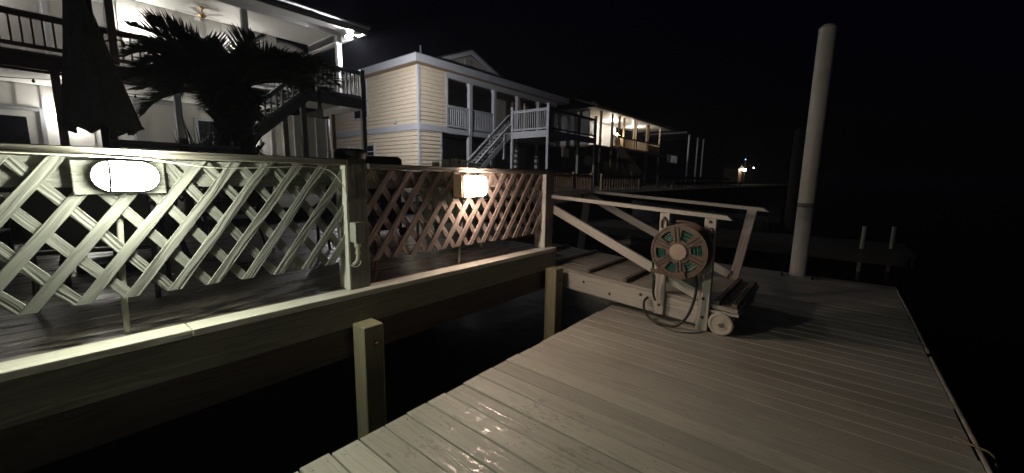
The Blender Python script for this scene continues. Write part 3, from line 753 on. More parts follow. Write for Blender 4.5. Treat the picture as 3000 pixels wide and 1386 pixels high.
# lattice fence at the back of the deck
bf = thing('back_lattice_fence', (1.2, 7, DZ), 'low dark lattice fence with pale cap behind the umbrella', 'fence')
b = MB(); b.box(.64, 2.0, 6.93, 7.05, 1.70, 1.735); b.build('cap_rail', M['gang'], bf, bevel=.003)
b = MB(); b.box(.64, 2.0, 6.95, 6.99, 1.64, 1.695); b.build('top_rail', M['greywood'], bf)
b = MB()
for k in range(40):
    xx = .05+k*.075
    for sgn in (1, -1):
        xa, xb = (xx, xx+.55) if sgn > 0 else (xx+.55, xx)
        za, zb_ = .95, 1.62
        if min(xa, xb) < .64 or max(xa, xb) > 2.0: continue
        b.beam((xa, 6.955+.008*sgn, za), (xb, 6.955+.008*sgn, zb_), .007, .028)
b.build('lattice_layer', M['brown'], bf)
for xx in (.62, 1.30, 1.92):
    b = MB(); b.box(xx, xx+.09, 6.94, 7.03, DZ, 1.80); b.build('post', M['brown'], bf)
# dark bench on the deck far left
t = thing('deck_bench', (-.6, 6.2, DZ), 'dark slatted bench along the back of the deck', 'bench')
b = MB(); [b.box(-1.9, 1.0, 6.0+k*.11, 6.09+k*.11, DZ+.40, DZ+.435) for k in range(4)]; b.build('seat', M['greywood'], t)
b = MB(); [b.box(-1.9, 1.0, 6.44, 6.465, DZ+.55+k*.13, DZ+.64+k*.13) for k in range(3)]; b.build('backrest', M['greywood'], t)
for xx in (-1.8, -.4, .9):
    b = MB(); b.box(xx, xx+.07, 6.02, 6.09, DZ, DZ+.40); b.box(xx, xx+.07, 6.47, 6.53, DZ, DZ+.95); b.build('leg', M['greywood'], t)

# ------------------------------------------------------------------ palm and yucca
t = thing('palm_tree', (2.35, 8.0, GZ), 'short bushy palm with arching dark fronds in front of the white house', 'tree')
PX, PY, PZ = 2.27, 8.0, 2.72
b = MB(); prof = [(0, .31), (.3, .30), (.9, .27), (1.5, .26), (1.9, .22), (2.05, .08)]
b.lathe((PX, PY, GZ), (0, 0, 1), prof, 24)
for k in range(150):
    h = R.uniform(.1, 1.85); a = R.uniform(0, 6.283); r0 = .27
    p = Vector((PX+r0*math.cos(a), PY+r0*math.sin(a), GZ+h)); d = Vector((math.cos(a)*R.uniform(.3, .7), math.sin(a)*R.uniform(.3, .7), R.uniform(.5, 1)))
    b.beam(p, p+d.normalized()*R.uniform(.12, .26), .06, .018)
b.build('trunk', M['trunk'], t)
def frond(b, az, elev, L, droop, twist=0, nl=72, ll=.46):
    p = Vector((PX, PY, PZ)); h = Vector((math.cos(az), math.sin(az), 0)); e = elev; n = 26; pts = []; dirs = []
    for i in range(n+1):
        pts.append(p.copy()); d = h*math.cos(e)+Vector((0, 0, 1))*math.sin(e); dirs.append(d); p = p+d*(L/n); e -= droop/n*(.15+1.7*(i/n)**1.3)
    b.tube(pts, lambda s: .018*(1-s)+.004, 5, 1)
    side = h.cross(Vector((0, 0, 1)))
    for k in range(nl):
        s = .16+.84*k/nl; i = min(int(s*n), n-1); q = pts[i].lerp(pts[i+1], s*n-i); d = dirs[i]; upn = side.cross(d).normalized()
        l = ll*(1-.55*(2*s-1.0)**2 if s > .5 else .55+.9*s*.5)*R.uniform(.8, 1.1)
        for sg in (-1, 1):
            dirl = (side*sg*R.uniform(.55, .8)+d*(.55+.4*s)+upn*R.uniform(.25, .55)).normalized()
            w = d*.0145
            mid = q+dirl*l*.55; tip = q+dirl*l+Vector((0, 0, -.06*l-.12*l*l*R.uniform(.2, 1.4)))
            b._add([q-w, q+w, mid+w*.9, mid-w*.9], [(0, 1, 2, 3)], [[(0, 0)]*4])
            b._add([mid-w*.9, mid+w*.9, tip], [(0, 1, 2)], [[(0, 0)]*3])
specs = []
for k in range(24):
    az = 2.39996*k; lvl = k/24
    specs.append((az+R.uniform(-.2, .2), rad(58-36*lvl)+R.uniform(-.1, .1), R.uniform(1.1, 1.35), rad(R.uniform(60, 85))))
specs += [(rad(185), rad(44), 1.4, rad(60)), (rad(200), rad(30), 1.4, rad(70)), (rad(180), rad(12), 1.35, rad(60)), (rad(192), rad(4), 1.25, rad(55)), (rad(175), rad(-6), 1.3, rad(70)), (rad(172), rad(20), 1.3, rad(75)), (rad(178), rad(36), 1.4, rad(95)), (rad(-5), rad(42), 1.9, rad(85)), (rad(8), rad(36), 1.95, rad(85)), (rad(-15), rad(38), 1.9, rad(110)), (rad(3), rad(26), 1.85, rad(75)), (rad(195), rad(50), 1.35, rad(60)), (rad(-22), rad(40), 1.8, rad(85)), (rad(18), rad(46), 1.7, rad(80))]
specs += [(rad(R.uniform(165, 250)), rad(R.uniform(5, 40)), R.uniform(.9, 1.25), rad(R.uniform(80, 120))) for k in range(7)] + [(rad(R.uniform(-60, 30)), rad(R.uniform(25, 50)), R.uniform(1.0, 1.45), rad(R.uniform(70, 100))) for k in range(6)]
for k in range(22): specs.append((2.39996*k+.7, rad(R.uniform(-65, -10)), R.uniform(.28, .45), rad(R.uniform(10, 40))))
b = MB()
for s_ in specs: frond(b, *s_)
b.build('crown', M['frond'], t)
t = thing('spiky_plant', (1.75, 7.7, GZ), 'dark spiky plant with stiff leaves at the foot of the palm', 'plant')
b = MB()
for k in range(70):
    a = R.uniform(0, 6.28); e = R.uniform(.2, 1.4); L_ = R.uniform(.5, .85); p = Vector((1.8+R.uniform(-.28, .35), 7.7+R.uniform(-.15, .15), GZ+.5+R.uniform(0, .2)))
    d = Vector((math.cos(a)*math.cos(e), math.sin(a)*math.cos(e), math.sin(e))); w = d.orthogonal().normalized()*.017
    m_ = p+d*L_*.5; tp = p+d*L_+Vector((0, 0, -.05))
    b._add([p-w, p+w, m_+w, m_-w], [(0, 1, 2, 3)], [[(0, 0)]*4]); b._add([m_-w, m_+w, tp], [(0, 1, 2)], [[(0, 0)]*3])
b.build('leaves', M['yucca'], t)
b = MB(); b.cyl((1.8, 7.7, GZ), (1.8, 7.7, GZ+.6), .09, .06, 12); b.build('stem', M['trunk'], t)

# ------------------------------------------------------------------ porch railing helper
def porch_rail(parent, p0, p1, zf, zt, m, spacing=.125, bal=.038, drop=0):
    """rail from p0 to p1 (x,y); zf = bottom rail height, zt = top of cap; drop = height lost at p1"""
    (xa, ya), (xb, yb) = p0, p1; L = math.hypot(xb-xa, yb-ya); D = Vector((xb-xa, yb-ya, -drop))
    A = Vector((xa, ya, 0))
    b = MB(); 
    def at(s_, z): return (xa+(xb-xa)*s_, ya+(yb-ya)*s_, z-drop*s_)
    b.beam(at(0, zt-.02), at(1, zt-.02), .12, .04); b.beam(at(0, zt-.085), at(1, zt-.085), .04, .085)
    r_ = b.build('railing', m, parent)
    b = MB(); b.beam(at(0, zf+.04), at(1, zf+.04), .04, .085); b.build('bottom_rail', m, r_)
    n = max(2, int(L/spacing)); first = None
    for k in range(n):
        s_ = (k+.5)/n
        if first is None:
            bb = MB(); x, y, z = at(s_, zf+.085); x2, y2, z2 = at(s_, zt-.13)
            bb.beam((x, y, z), (x, y, z2), bal, bal, (1, 0, 0)); first = bb.build('baluster', m, r_); fx = Vector(at(s_, 0))
        else:
            c = first.copy(); COL.objects.link(c); c.location = Vector(at(s_, 0))-fx
    return r_

# ------------------------------------------------------------------ white house
wh_ = thing('white_house', (2.5, 17, GZ), 'white two storey house with lit upper porch on the left', 'house')
ZF, ZC = 3.92, 6.16
b = MB(); b.box(-9, 6.0, 16.0, 16.2, ZF, ZC-.004); b.box(5.8, 6.0, 16.2, 24, ZF, ZC-.004)
for k in range(38):
    xx = -9+k*.405
    if xx < 5.9: b.box(xx, xx+.045, 15.982, 15.998, ZF, ZC-.006)
b.build('upper_wall', M['white'], wh_)
b = MB(); b.box(-9, 7.62, 16.0, 16.2, GZ, 3.52)
for k in range(42):
    xx = -9+k*.405
    if xx < 7.55: b.box(xx, xx+.045, 15.982, 15.998, GZ, 3.515)
b.build('lower_wall', M['white'], wh_)
b = MB(); b.box(7.62, 7.76, 15.95, 16.2, GZ, 3.55); b.build('corner_board', M['trim'], wh_)
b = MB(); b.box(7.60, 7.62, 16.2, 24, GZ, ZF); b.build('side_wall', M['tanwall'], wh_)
# ceiling boards of the porch and soffit
b = MB(); y = 13.23
while y < 15.95:
    b.box(-9, 7.72, y, y+.098, ZC, ZC+.02); y += .102
b.build('porch_ceiling', M['ceil'], wh_, bevel=.004)
b = MB(); b.box(-9, 7.2, 13.70, 13.84, ZC-.14, ZC-.003); b.build('porch_beam', M['white'], wh_)
b = MB()
for k in range(5): b.box(7.08, 7.2, 13.85, 15.98, ZC-.06-.055*(k+1), ZC-.012-.055*k)
b.build('side_beam', M['white'], wh_)
b = MB(); b.box(-9, 7.86, 13.13, 13.16, ZC-.015, ZC+.15); b.box(-9, 7.88, 13.09, 13.128, ZC+.06, ZC+.20); b.box(7.78, 7.81, 13.17, 20, ZC-.015, ZC+.15)
b.build('fascia', M['greywood'], wh_)
b = MB(); b.tube([(-9, 13.05, ZC+.19), (7.9, 13.05, ZC+.19)], .055, 10, 1); b.build('gutter', M['trim'], wh_)
b = MB(); b.prism([(-9, 13.0, ZC+.235), (-9, 20, 8.6), (-9, 20, 8.72), (-9, 13.0, ZC+.30)], (16.95, 0, 0)); b.build('roof', M['roof'], wh_)
b = MB(); b.box(-9, 7.5, 13.92, 15.98, ZF-.05, ZF); b.build('porch_floor', M['greywood'], wh_)
b = MB(); y = 14.05
while y < 15.95: b.box(-9, 5.2, y, y+.14, 3.50, 3.53); y += .16
b.build('lower_ceiling', M['ceil'], wh_)
b = MB(); b.box(-9, 2.66, 13.90, 14.0, 3.55, ZF-.052); b.build('floor_beam', M['brown'], wh_)
b = MB(); b.box(2.664, 5.6, 13.90, 14.0, 3.55, ZF-.052); b.build('floor_beam', M['greywood'], wh_)
b = MB(); b.box(5.4, 7.58, 12.98, 13.04, 3.60, ZF+.02); b.box(7.52, 7.58, 13.042, 15.98, 3.60, ZF+.02); b.box(5.4, 7.5, 13.06, 13.90, ZF-.03, ZF); b.build('landing', M['greywood'], wh_)
for xx, y, z0, z1, m in ((.46, 13.93, GZ, 3.549, 'brown'), (2.60, 13.92, GZ, 3.549, 'greywood'), (5.13, 13.6, GZ, 3.62, 'tanwall'), (7.45, 12.96, GZ, 4.90, 'greywood'), (7.36, 15.0, GZ, 3.6, 'tanpost'), (5.45, 12.985, GZ, 4.86, 'greywood'), (3.35, 13.6, GZ, 2.9, 'black')):
    b = MB(); b.box(xx, xx+.145, y, y+.145, z0, z1); b.build('post', M[m], wh_, bevel=.004)
for xx, m in ((-2.6, 'brown'), (1.46, 'brown'), (4.28, 'greywood')):
    b = MB(); b.box(xx, xx+.15, 13.74, 13.89, ZF, ZC-.142); b.build('post', M[m], wh_, bevel=.004)
b = MB(); b.box(7.05, 7.21, 13.70, 13.86, ZF, ZC-.142); b.build('post', M['white'], wh_, bevel=.004)
RT = ZF+.80
porch_rail(wh_, (-6, 13.86), (1.46, 13.86), ZF+.06, RT, M['brown'], .155, .034)
porch_rail(wh_, (1.62, 13.86), (4.28, 13.86), ZF+.06, RT, M['brown'], .155, .034)
porch_rail(wh_, (4.44, 13.86), (5.5, 13.86), ZF+.06, RT, M['greywood'], .155, .034)
porch_rail(wh_, (6.05, 13.02), (7.45, 13.02), ZF+.03, 4.84, M['trim'], .135, .040)
porch_rail(wh_, (7.54, 13.12), (7.54, 15.9), ZF+.03, 4.84, M['greywood'], .135, .036)
b = MB(); b.box(5.95, 6.07, 12.98, 13.06, 3.4, 4.86); b.build('post', M['greywood'], wh_)
# stair
b = MB()
for yy in (13.0, 13.88): b.beam((5.75, yy, 3.83), (2.35, yy, .83), .05, .24)
b.build('stair_stringer', M['greywood'], wh_)
b = MB()
for k in range(15):
    s_ = k/15; b.box(5.62-3.25*s_-.28, 5.62-3.25*s_, 13.03, 13.86, 3.72-2.88*s_, 3.76-2.88*s_)
b.build('stair_treads', M['greywood'], wh_)
porch_rail(wh_, (5.66, 13.0), (2.6, 13.0), 3.93, 4.62, M['trim'], .155, .042, drop=2.72)
# doors and windows
def door(x0, x1, z0, z1, y, glass, mframe='trim', mdoor='white', name='door', pane='dglass'):
    b = MB(); w = .09
    b.box(x0-w, x0, y-.045, y-.002, z0, z1+w); b.box(x1, x1+w, y-.045, y-.002, z0, z1+w); b.box(x0, x1, y-.045, y-.002, z1, z1+w)
    f_ = b.build(name, M[mframe], wh_, bevel=.003)
    b = MB(); b.box(x0, x1, y-.02, y-.003, z0, z1); b.build('leaf', M[mdoor], f_)
    if glass:
        gx0, gx1, gz0, gz1 = glass; b = MB(); b.box(gx0, gx1, y-.028, y-.021, gz0, gz1); b.build('pane', M[pane], f_)
door(-.62, .24, GZ, 2.83, 15.98, (-.48, .02, 1.2, 2.68))
door(2.10, 2.92, GZ, 3.36, 15.98, None)
door(3.5, 4.1, 2.2, 3.0, 15.98, (3.5, 4.1, 2.2, 3.0), name='window')
door(1.15, 1.72, ZF+.5, ZF+2.0, 15.98, (1.2, 1.67, ZF+.55, ZF+1.95), name='window', pane='blind')
door(-.6, .55, ZF, ZF+2.0, 15.98, (-.55, .5, ZF+.1, ZF+1.9), name='sliding_door', pane='blind')
door(-2.4, -1.3, ZF, ZF+2.0, 15.98, (-2.35, -1.35, ZF+.1, ZF+1.9), name='sliding_door', pane='blind')
door(4.7, 5.5, ZF, ZF+2.0, 15.98, None)
# lamps on the white house (each its own thing)
def globe(name, c, r, m, lab, cat, stem):
    t = thing(name, c, lab, cat)
    b = MB(); n = 10; b.lathe(c, (0, 0, 1), [(-r*math.cos(math.pi*k/n), max(.001, r*math.sin(math.pi*k/n))) for k in range(n+1)], 18); b.build('globe', M[m], t)
    b = MB(); b.tube([Vector(c)+Vector(stem)*.0+Vector((0, 0, r)), Vector(c)+Vector((0, 0, r+.05)), Vector(c)+Vector(stem)], .015, 8); b.build('bracket', M['box'], t)
globe('wall_lamp', (2.22, 15.86, 5.52), .072, 'porch_l', 'bright wall lamp on the upper porch of the white house', 'lamp', (0, .11, .12))
globe('wall_lamp', (-.75, 15.86, 5.52), .085, 'porch_l', 'wall lamp beside the sliding door at the upper left', 'lamp', (0, .11, .12))
globe('wall_lamp', (4.62, 15.86, 5.35), .055, 'porch_l', 'unseen fill lamp added to the upper porch behind the palm crown', 'lamp', (0, .11, .12))  # added out of view for more light on the porch ceiling
globe('wall_lamp', (4.5, 15.84, 2.5), .07, 'lower_l', 'wall lamp on the lower wall hidden behind the palm trunk', 'lamp', (0, .13, .10))
globe('wall_lamp', (.76, 15.84, 2.8), .08, 'lower_l', 'wall lamp on the lower wall hidden behind the umbrella', 'lamp', (0, .13, .10))
t = thing('flood_lamp', (7.36, 13.35, 5.98), 'blazing flood lamp under the roof corner of the white house', 'lamp')
b = MB(); b.lathe((7.36, 13.35, 6.15), (0, 0, -1), [(0, .05), (.03, .05), (.05, .02), (.08, .02)], 16); b.build('mount', M['white'], t)
for sx in (-1, 1):
    d = Vector(((-.35, -.3, -.9), (.84, .42, -.34))[sx > 0]).normalized(); c = Vector((7.36+sx*.07, 13.33, 6.06))
    b = MB(); b.lathe(c, d, [(0, .02), (.04, .052), (.09, .070), (.155 if sx > 0 else .136, .082 if sx > 0 else .079)], 20, cap=False); b.build('lamp_shade', M['white'], t)
    b = MB(); b.lathe(c, d, [(.06, .056), (.10, .058), (.125, .04), (.135, .001)], 16); b.build('bulb', M['flood_l' if sx > 0 else 'eave_l'], t)
t = thing('ceiling_fan', (3.65, 15, 6.14), 'brass and white ceiling fan below the porch ceiling', 'fan')
b = MB(); b.lathe((3.65, 15, 6.159), (0, 0, -1), [(0, .07), (.04, .06), (.06, .02), (.13, .02), (.15, .06), (.19, .11), (.25, .10), (.29, .05), (.31, .07)], 20); b.build('motor', M['brass'], t)
for k in range(5):
    a = rad(20+72*k); b = MB(); b.beam((3.65+.1*math.cos(a), 15+.1*math.sin(a), 5.94), (3.65+.6*math.cos(a), 15+.6*math.sin(a), 5.94), .13, .008); b.build('blade', M['white'], t)
b = MB(); b.lathe((3.65, 15, 5.85), (0, 0, -1), [(0, .06), (.03, .10), (.08, .09), (.11, .001)], 18); b.build('glass_bowl', M['canvas'], t)
# white canvas canopy beyond the porch corner
t = thing('canvas_canopy', (6.35, 17.2, GZ), 'white canvas canopy beyond the corner of the upper porch', 'canopy')
b = MB(); n = 24; prof = [(1.25*math.sin(s_*math.pi/2/8), 6.35-.62*(1-math.cos(s_*math.pi/2/8))) for s_ in range(9)]
b.lathe((6.35, 17.2, 0), (0, 0, 1), [(z, max(r, .001)) for r, z in prof], 24, cap=False); 
cc = b.build('cloth', M['canvas'], t); sm = cc.modifiers.new('thickness', 'SOLIDIFY'); sm.thickness = .012
b = MB(); b.cyl((6.35, 17.2, GZ), (6.35, 17.2, 6.36), .03, n=10); b.build('mast', M['dmetal'], t)
# string lights under the porch
for x0, x1, za, lab in ((-1.6, .46, 3.42, 'string of small unlit bulbs under the porch at the far left'), (.61, 2.6, 3.40, 'string of small unlit bulbs between the umbrella and the palm')):
    t = thing('string_lights', ((x0+x1)/2, 14.1, 3.4), lab, 'string lights', 'string lights under the porch')
    b = MB(); pts = [(x0+(x1-x0)*k/8, 14.1, za-.10*math.sin(math.pi*k/8)-.02*k/8) for k in range(9)]; b.tube(pts, .006, 6, 2); b.tube([(p[0], 14.13, p[2]+.035-.004*i) for i, p in enumerate(pts)], .005, 6, 2); b.build('wire', M['black'], t)
    for k in (1, 3, 5, 7):
        b = MB(); p = pts[k]; b.lathe((p[0], p[1], p[2]), (0, 0, -1), [(0, .014), (.03, .016), (.04, .026), (.07, .03), (.09, .001)], 10); b.build('bulb', M['dmetal'], t)

# ------------------------------------------------------------------ cream house
ch = thing('cream_house', (15, 18, GZ), 'cream lap sided house with grey trim and open upper porch', 'house')
HX, HY = 12.12, 16.0
def lap(b, axis, a0, a1, fixed, z0, z1, pitch, out):
    """lap siding courses on a wall; axis 'x' or 'y'"""
    z = z0
    while z < z1-.01:
        zt = min(z+pitch, z1); o0, o1 = .040, .004
        if axis == 'x':
            pts = [(a0, fixed, z), (a0, fixed-o0, z), (a0, fixed-o1, zt), (a0, fixed, zt)]; vec = (a1-a0, 0, 0); l = (1, 0, 0)
        else:
            pts = [(fixed, a0, z), (fixed-o0, a0, z), (fixed-o1, a0, zt), (fixed, a0, zt)]; vec = (0, a1-a0, 0); l = (0, 1, 0)
        b.prism(pts, vec, l); z += pitch
B0, B1, T0, T1 = 3.60, 3.90, 6.60, 6.90
b = MB(); b.box(HX+.03, HX+.25, HY+.03, 25, GZ, T0); b.build('side_wall', M['cream'], ch)
b = MB(); lap(b, 'y', HY+.10, 25, HX+.03, GZ, B0, .195, 0); lap(b, 'y', HY+.10, 25, HX+.03, B1, T0, .195, 0)
lap(b, 'x', HX+.10, 13.86, HY+.03, B1, T0-.01, .195, 0); lap(b, 'x', HX+.10, 13.46, HY+.03, GZ, B0, .195, 0)
b.build('siding', M['cream'], ch)
b = MB(); b.box(HX+.26, 13.86, HY+.03, HY+.2, B1, T0); b.box(HX+.26, 13.46, HY+.03, HY+.2, GZ, B0); b.box(13.70, 13.86, HY+.2, 18.4, B1, T0); b.build('front_panel', M['cream'], ch)
b = MB(); b.box(HX-.02, HX+.10, HY-.02, HY+.10, GZ, B0); b.box(HX-.02, HX+.10, HY-.02, HY+.10, B1, T0)
b.box(13.86, 13.98, HY-.02, HY+.12, B1, T0); b.box(13.46, 13.56, HY-.01, HY+.12, GZ, B0)
b.build('corner_boards', M['trim'], ch)
b = MB(); b.box(HX-.03, HX+.03, HY+.0, 25, B0, B1); b.box(HX+.031, 13.98, HY-.03, HY+.03, B0, B1); b.build('belt_board', M['trim'], ch)
b = MB(); b.box(13.98, 24, HY-.02, HY+.04, B0-.02, B1-.06); b.box(13.98, 24, HY-.03, HY+.2, 6.32, 6.6); b.build('porch_beam', M['trim'], ch)
b = MB(); b.box(HX-.38, HX-.33, HY-.38, 25, T0+.02, T1+.06); b.box(HX-.33, 25, HY-.38, HY-.33, T0+.02, T1+.06); b.build('fascia', M['trim'], ch)
b = MB(); b.box(HX-.325, 25, HY-.325, 25, T0+.0, T0+.018); b.build('soffit', M['tanpost'], ch)
b = MB(); b.box(HX-.37, 25, HY-.37, 25, T1+.062, T1+.10); b.build('roof_deck', M['roof'], ch)
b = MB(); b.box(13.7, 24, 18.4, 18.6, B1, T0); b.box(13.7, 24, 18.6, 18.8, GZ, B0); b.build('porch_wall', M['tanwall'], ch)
b = MB(); b.box(13.98, 24, HY+.042, 18.39, B1-.14, B1-.04); b.build('porch_floor', M['greywood'], ch)
# upper gable
gp = Vector((16.75, 17.2, 8.42)); 
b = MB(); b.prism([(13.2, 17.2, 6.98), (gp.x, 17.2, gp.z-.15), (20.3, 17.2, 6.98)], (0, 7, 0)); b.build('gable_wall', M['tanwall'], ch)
b = MB()
for sx in (-1, 1):
    b.beam((gp.x, 17.1, gp.z-.02), (gp.x+sx*3.75, 17.1, 6.93), .06, .22)
b.build('gable_trim', M['trim'], ch)
b = MB()
for sx in (-1, 1): b.beam((gp.x, 20.6, gp.z+.12), (gp.x+sx*3.85, 20.6, 7.05), 7.2, .05, (0, 0, 1))
b.build('gable_roof', M['roof'], ch)
b = MB(); b.box(16.3, 16.75, 17.15, 17.199, 7.35, 8.0); b.build('gable_vent', M['greywood'], ch)
b = MB(); b.cyl((15.0, 19.5, 7.2), (15.0, 19.5, 8.8), .05, n=10); b.build('vent_pipe', M['trim'], ch)
for xx in (15.48, 17.42, 19.6, 21.8):
    b = MB(); b.box(xx, xx+.2, HY-.06, HY+.14, B1-.3, 6.32); b.box(xx-.03, xx+.23, HY-.09, HY+.17, 6.22, 6.318); b.build('porch_post', M['trim'], ch)
    b = MB(); b.box(xx+.0, xx+.2, HY-.0, HY+.2, GZ, B0-.022); b.build('lower_post', M['trim'], ch)
porch_rail(ch, (13.99, HY+.02), (15.47, HY+.02), B1+.02, 5.0, M['trim'], .125, .036)
porch_rail(ch, (15.69, HY+.02), (17.41, HY+.02), B1+.02, 5.0, M['trim'], .125, .036)
# projecting stair deck
b = MB(); b.box(17.4, 22.5, 12.1, 15.9, B1-.12, B1-.05); b.build('stair_deck', M['greywood'], ch)
b = MB(); b.box(17.36, 17.4, 12.1, 14.5, 3.5, B1-.05); b.box(17.4, 22.5, 12.06, 12.1, 3.5, B1-.05); b.build('deck_band', M['trim'], ch)
for (xx, yy, zt) in ((17.34, 14.45, 5.14), (17.34, 12.02, 5.14), (20.4, 12.0, 5.1), (22.4, 12.0, 5.1)):
    b = MB(); b.box(xx, xx+.14, yy, yy+.14, GZ, zt); b.box(xx-.02, xx+.16, yy-.02, yy+.16, zt, zt+.05); b.build('deck_post', M['trim'] if xx < 18 else M['greywood'], ch)
porch_rail(ch, (17.41, 14.44), (17.41, 12.17), B1+.02, 4.98, M['trim'], .125, .034)
porch_rail(ch, (17.5, 12.09), (20.4, 12.09), B1+.02, 4.98, M['greywood'], .125, .034)
porch_rail(ch, (20.56, 12.09), (22.4, 12.09), B1+.02, 4.98, M['greywood'], .125, .034)
b = MB()
for yy in (14.58, 15.62): b.beam((17.45, yy, 3.80), (13.9, yy, .9), .05, .26)
b.build('stair_stringer', M['trim'], ch)
b = MB()
for k in range(15):
    s_ = k/15; b.box(17.42-3.4*s_-.28, 17.42-3.4*s_, 14.61, 15.59, 3.70-2.75*s_, 3.74-2.75*s_)
b.build('stair_treads', M['greywood'], ch)
porch_rail(ch, (17.4, 14.6), (13.95, 14.6), 3.83, 4.38, M['trim'], .125, .03, drop=2.85)
porch_rail(ch, (18.4, 15.6), (13.95, 15.6), 4.55, 5.05, M['trim'], .125, .03, drop=3.65)
for xx, yy, zt in ((16.65, 15.55, 3.75), (16.72, 14.53, 3.75), (14.3, 14.53, 1.9)):
    b = MB(); b.box(xx, xx+.1, yy, yy+.1, zt-1.4, zt); b.build('newel', M['trim'], ch)
def hwin(y0, y1, z0, z1):
    b = MB(); w = .09; x = HX
    b.box(x-.05, x+.008, y0-w, y0, z0-w, z1+w); b.box(x-.05, x+.008, y1, y1+w, z0-w, z1+w); b.box(x-.05, x+.008, y0, y1, z1, z1+w); b.box(x-.05, x+.008, y0, y1, z0-w, z0); b.box(x-.046, x+.008, y0, y1, (z0+z1)/2-.02, (z0+z1)/2+.02)
    f_ = b.build('window', M['trim'], ch); b = MB(); b.box(x-.030, x+.006, y0, y1, z0, z1); b.build('pane', M['dglass'], f_)
hwin(20.55, 21.9, 4.55, 6.4); hwin(20.0, 20.9, 2.35, 2.98)
b = MB(); b.box(HX-.10, HX-.0, 17.78, 17.98, 3.99, 4.12); b.build('vent_hood', M['trim'], ch, bevel=.02)
for xx, yy, m in ((20.75, 17.6, 'cream'), (21.85, 17.6, 'tanpost'), (22.45, 17.6, 'cream')):
    b = MB(); b.box(xx, xx+(.42 if m == 'cream' else .16), yy, yy+.3, B1, 6.55); b.build('column', M[m], ch)

# ------------------------------------------------------------------ lit house further along
lh = thing('porch_house', (38, 17, GZ), 'small far house with brightly lit long porch', 'house')
b = MB(); b.box(29.0, 40.5, 19.3, 19.5, 4.1, 6.85); b.box(29.0, 29.2, 16.2, 19.3, 4.1, 6.85); b.build('upper_wall', M['white'], lh)
b = MB(); b.box(28.5, 46.6, 15.4, 19.29, 6.86, 6.92); b.build('porch_ceiling', M['ceil'], lh)
b = MB(); b.prism([(28.2, 15.2, 6.93), (28.2, 22, 9.0), (28.2, 22, 9.15), (28.2, 15.2, 7.08)], (18.6, 0, 0)); b.build('roof', M['roof'], lh)
b = MB(); b.box(28.2, 46.8, 15.12, 15.18, 6.84, 7.06); b.build('fascia', M['tanpost'], lh)
b = MB(); b.prism([(31.8, 18, 7.7), (33.3, 18, 8.3), (34.8, 18, 7.7)], (0, 3, 0)); b.build('dormer', M['cream'], lh)
b = MB(); b.box(29, 46, 15.6, 19.3, 3.95, 4.1); b.build('porch_floor', M['tanpost'], lh)
for xx in (30.2, 32.3, 33.7, 34.7, 37.0, 37.5, 40.2, 40.6, 43.9):
    b = MB(); b.box(xx, xx+.16, 15.7, 15.86, GZ, 6.858); b.build('porch_post', M['tanpost'], lh)
porch_rail(lh, (32.3, 15.75), (43.9, 15.75), 4.15, 5.15, M['tanpost'], .22, .06)
b = MB(); b.box(40.6, 43.9, 15.9, 15.95, 4.1, 5.05); b.build('screen_panel', M['cream'], lh)
b = MB(); b.box(29, 44, 18.5, 18.7, GZ, 3.95); b.build('lower_wall', M['tanwall'], lh)
b = MB(); b.beam((33.0, 15.6, 4.2), (36.2, 14.8, 2.0), .9, .2); b.build('porch_stair', M['tanpost'], lh)
globe('hanging_lamp', (33.95, 15.95, 5.25), .20, 'far_l', 'glowing round lamp hanging on the far lit porch', 'lamp', (0, 0, 1.6))
globe('fill_lamp', (35.91, 17.5, 6.6), .07, 'fporch_l', 'unseen fill lamp added inside the far lit porch', 'lamp', (0, 0, .14))  # both lamps added to brighten this porch, kept out of view by posts
globe('fill_lamp', (41.1, 17.5, 6.6), .07, 'fporch_l', 'second unseen fill lamp added at the right end of the far lit porch', 'lamp', (0, 0, .14))
dr = thing('boat_house', (55, 15, GZ), 'dim roofed shelter on thin posts right of the lit porch', 'shelter')
b = MB(); b.box(47.5, 56, 14, 19, 6.6, 6.8); b.build('roof', M['roof'], dr)
for xx in (49.3, 52.9, 55.5):
    b = MB(); b.box(xx, xx+.16, 14.2, 14.36, GZ, 6.6); b.build('post', M['trim'], dr)
porch_rail(dr, (44.6, 15.0), (47.9, 15.0), 3.2, 4.2, M['trim'], .25, .07)

# ------------------------------------------------------------------ fences along the bulkhead
def fence(name, x0, x1, y, z0, z1, pitch, w, m, lab, posts, capd=True):
    t = thing(name, ((x0+x1)/2, y, z0), lab, 'fence')
    b = MB(); x = x0
    while x < x1: b.box(x, x+w, y-.01, y+.012, z0+.05, z1-.04+R.uniform(-.01, .01)); x += pitch
    b.build('picket_panel', m, t)
    b = MB()
    if capd: b.box(x0, x1, y-.08, y+.06, z1-.04, z1)
    b.box(x0, x1, y+.013, y+.05, z0+.12, z0+.20); b.box(x0, x1, y+.013, y+.05, z1-.16, z1-.06); b.build('rails', m, t)
    for xx in posts:
        b = MB(); b.box(xx, xx+.11, y-.05, y+.06, min(z0, GZ)-.4, z1+.03); b.build('post', m, t)
fence('picket_fence', 13.4, 16.6, 9.0, .55, 1.60, .135, .085, M['picket'], 'brown picket fence behind the gangway handrails', (14.95, 16.55), False)
fence('baluster_fence', 17.6, 22.3, 9.0, .45, 1.57, .30, .06, M['picket'], 'brown open fence with flat cap right of the picket fence', (17.55, 22.25))
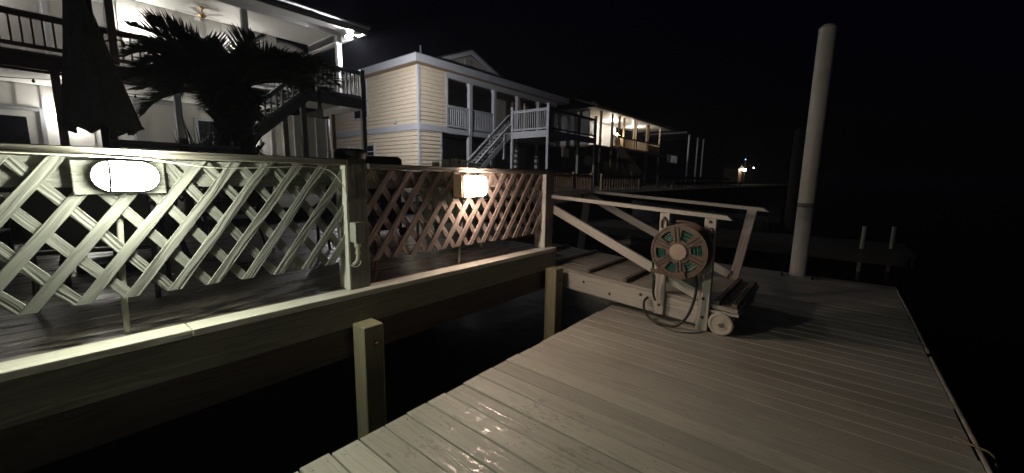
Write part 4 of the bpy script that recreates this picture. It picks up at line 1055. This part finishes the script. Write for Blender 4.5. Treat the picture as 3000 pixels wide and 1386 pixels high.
fence('dock_railing', 25.2, 46, 9.0, .6, 1.62, .5, .10, M['darkwood'], 'dim long railing at the water edge left of the white pile', (25.2, 30, 35, 40, 45.8))
fence('pier_railing', 24.0, 44, 7.6, .2, 1.25, .8, .08, M['darkwood'], 'dim lower pier rail in front of the long railing', (24, 30, 36, 43.8))

# far lights
def far_lamp(x, y, z, m, r, lab):
    t = thing('pole_lamp', (x, y, GZ), lab, 'lamp')
    b = MB(); b.cyl((x, y, GZ), (x, y, z-r), .05, n=8); b.build('pole', M['darkwood'], t)
    b = MB(); b.lathe((x, y, z), (0, 0, 1), [(-r, .001), (-r*.7, r*.7), (0, r), (r*.7, r*.7), (r, .001)], 10); b.build('globe', M[m], t)
far_lamp(82.2, 14, 3.42, 'far_l', .22, 'bright yellow lamp far across the water, left of a pair')
far_lamp(83.6, 14, 3.40, 'far_l', .24, 'bright yellow lamp far across the water, right of a pair')
far_lamp(92.7, 14, 4.05, 'far_l', .07, 'tiny white lamp just right of the far bright pair')
far_lamp(83.4, 14, 5.3, 'blue_l', .08, 'tiny blue lamp above the far bright pair')
t = thing('far_shed', (83, 15, GZ), 'small far shed lit orange by the bright lamp pair', 'shed')
b = MB(); b.box(81.4, 84.6, 14.6, 17, GZ, 3.6); b.build('wall', M['brown'], t)
b = MB(); b.prism([(81.2, 14.4, 3.6), (83, 14.4, 4.4), (84.8, 14.4, 3.6)], (0, 2.8, 0)); b.build('roof', M['roof'], t)

# ------------------------------------------------------------------ humid night air
hz = bpy.data.materials.new('humid air'); hz.use_nodes = True; hn = hz.node_tree.nodes
for n_ in list(hn):
    if n_.type == 'BSDF_PRINCIPLED': hn.remove(n_)
pv = hn.new('ShaderNodeVolumePrincipled'); pv.inputs['Color'].default_value = (.80, .84, 1, 1); pv.inputs['Density'].default_value = .0008; pv.inputs['Anisotropy'].default_value = .2
hz.node_tree.links.new(pv.outputs[0], hn['Material Output'].inputs['Volume'])
b = MB(); b.box(-310, 610, -510, 610, -2.8, 10.5)
tag(b.build('haze', hz), kind='stuff')
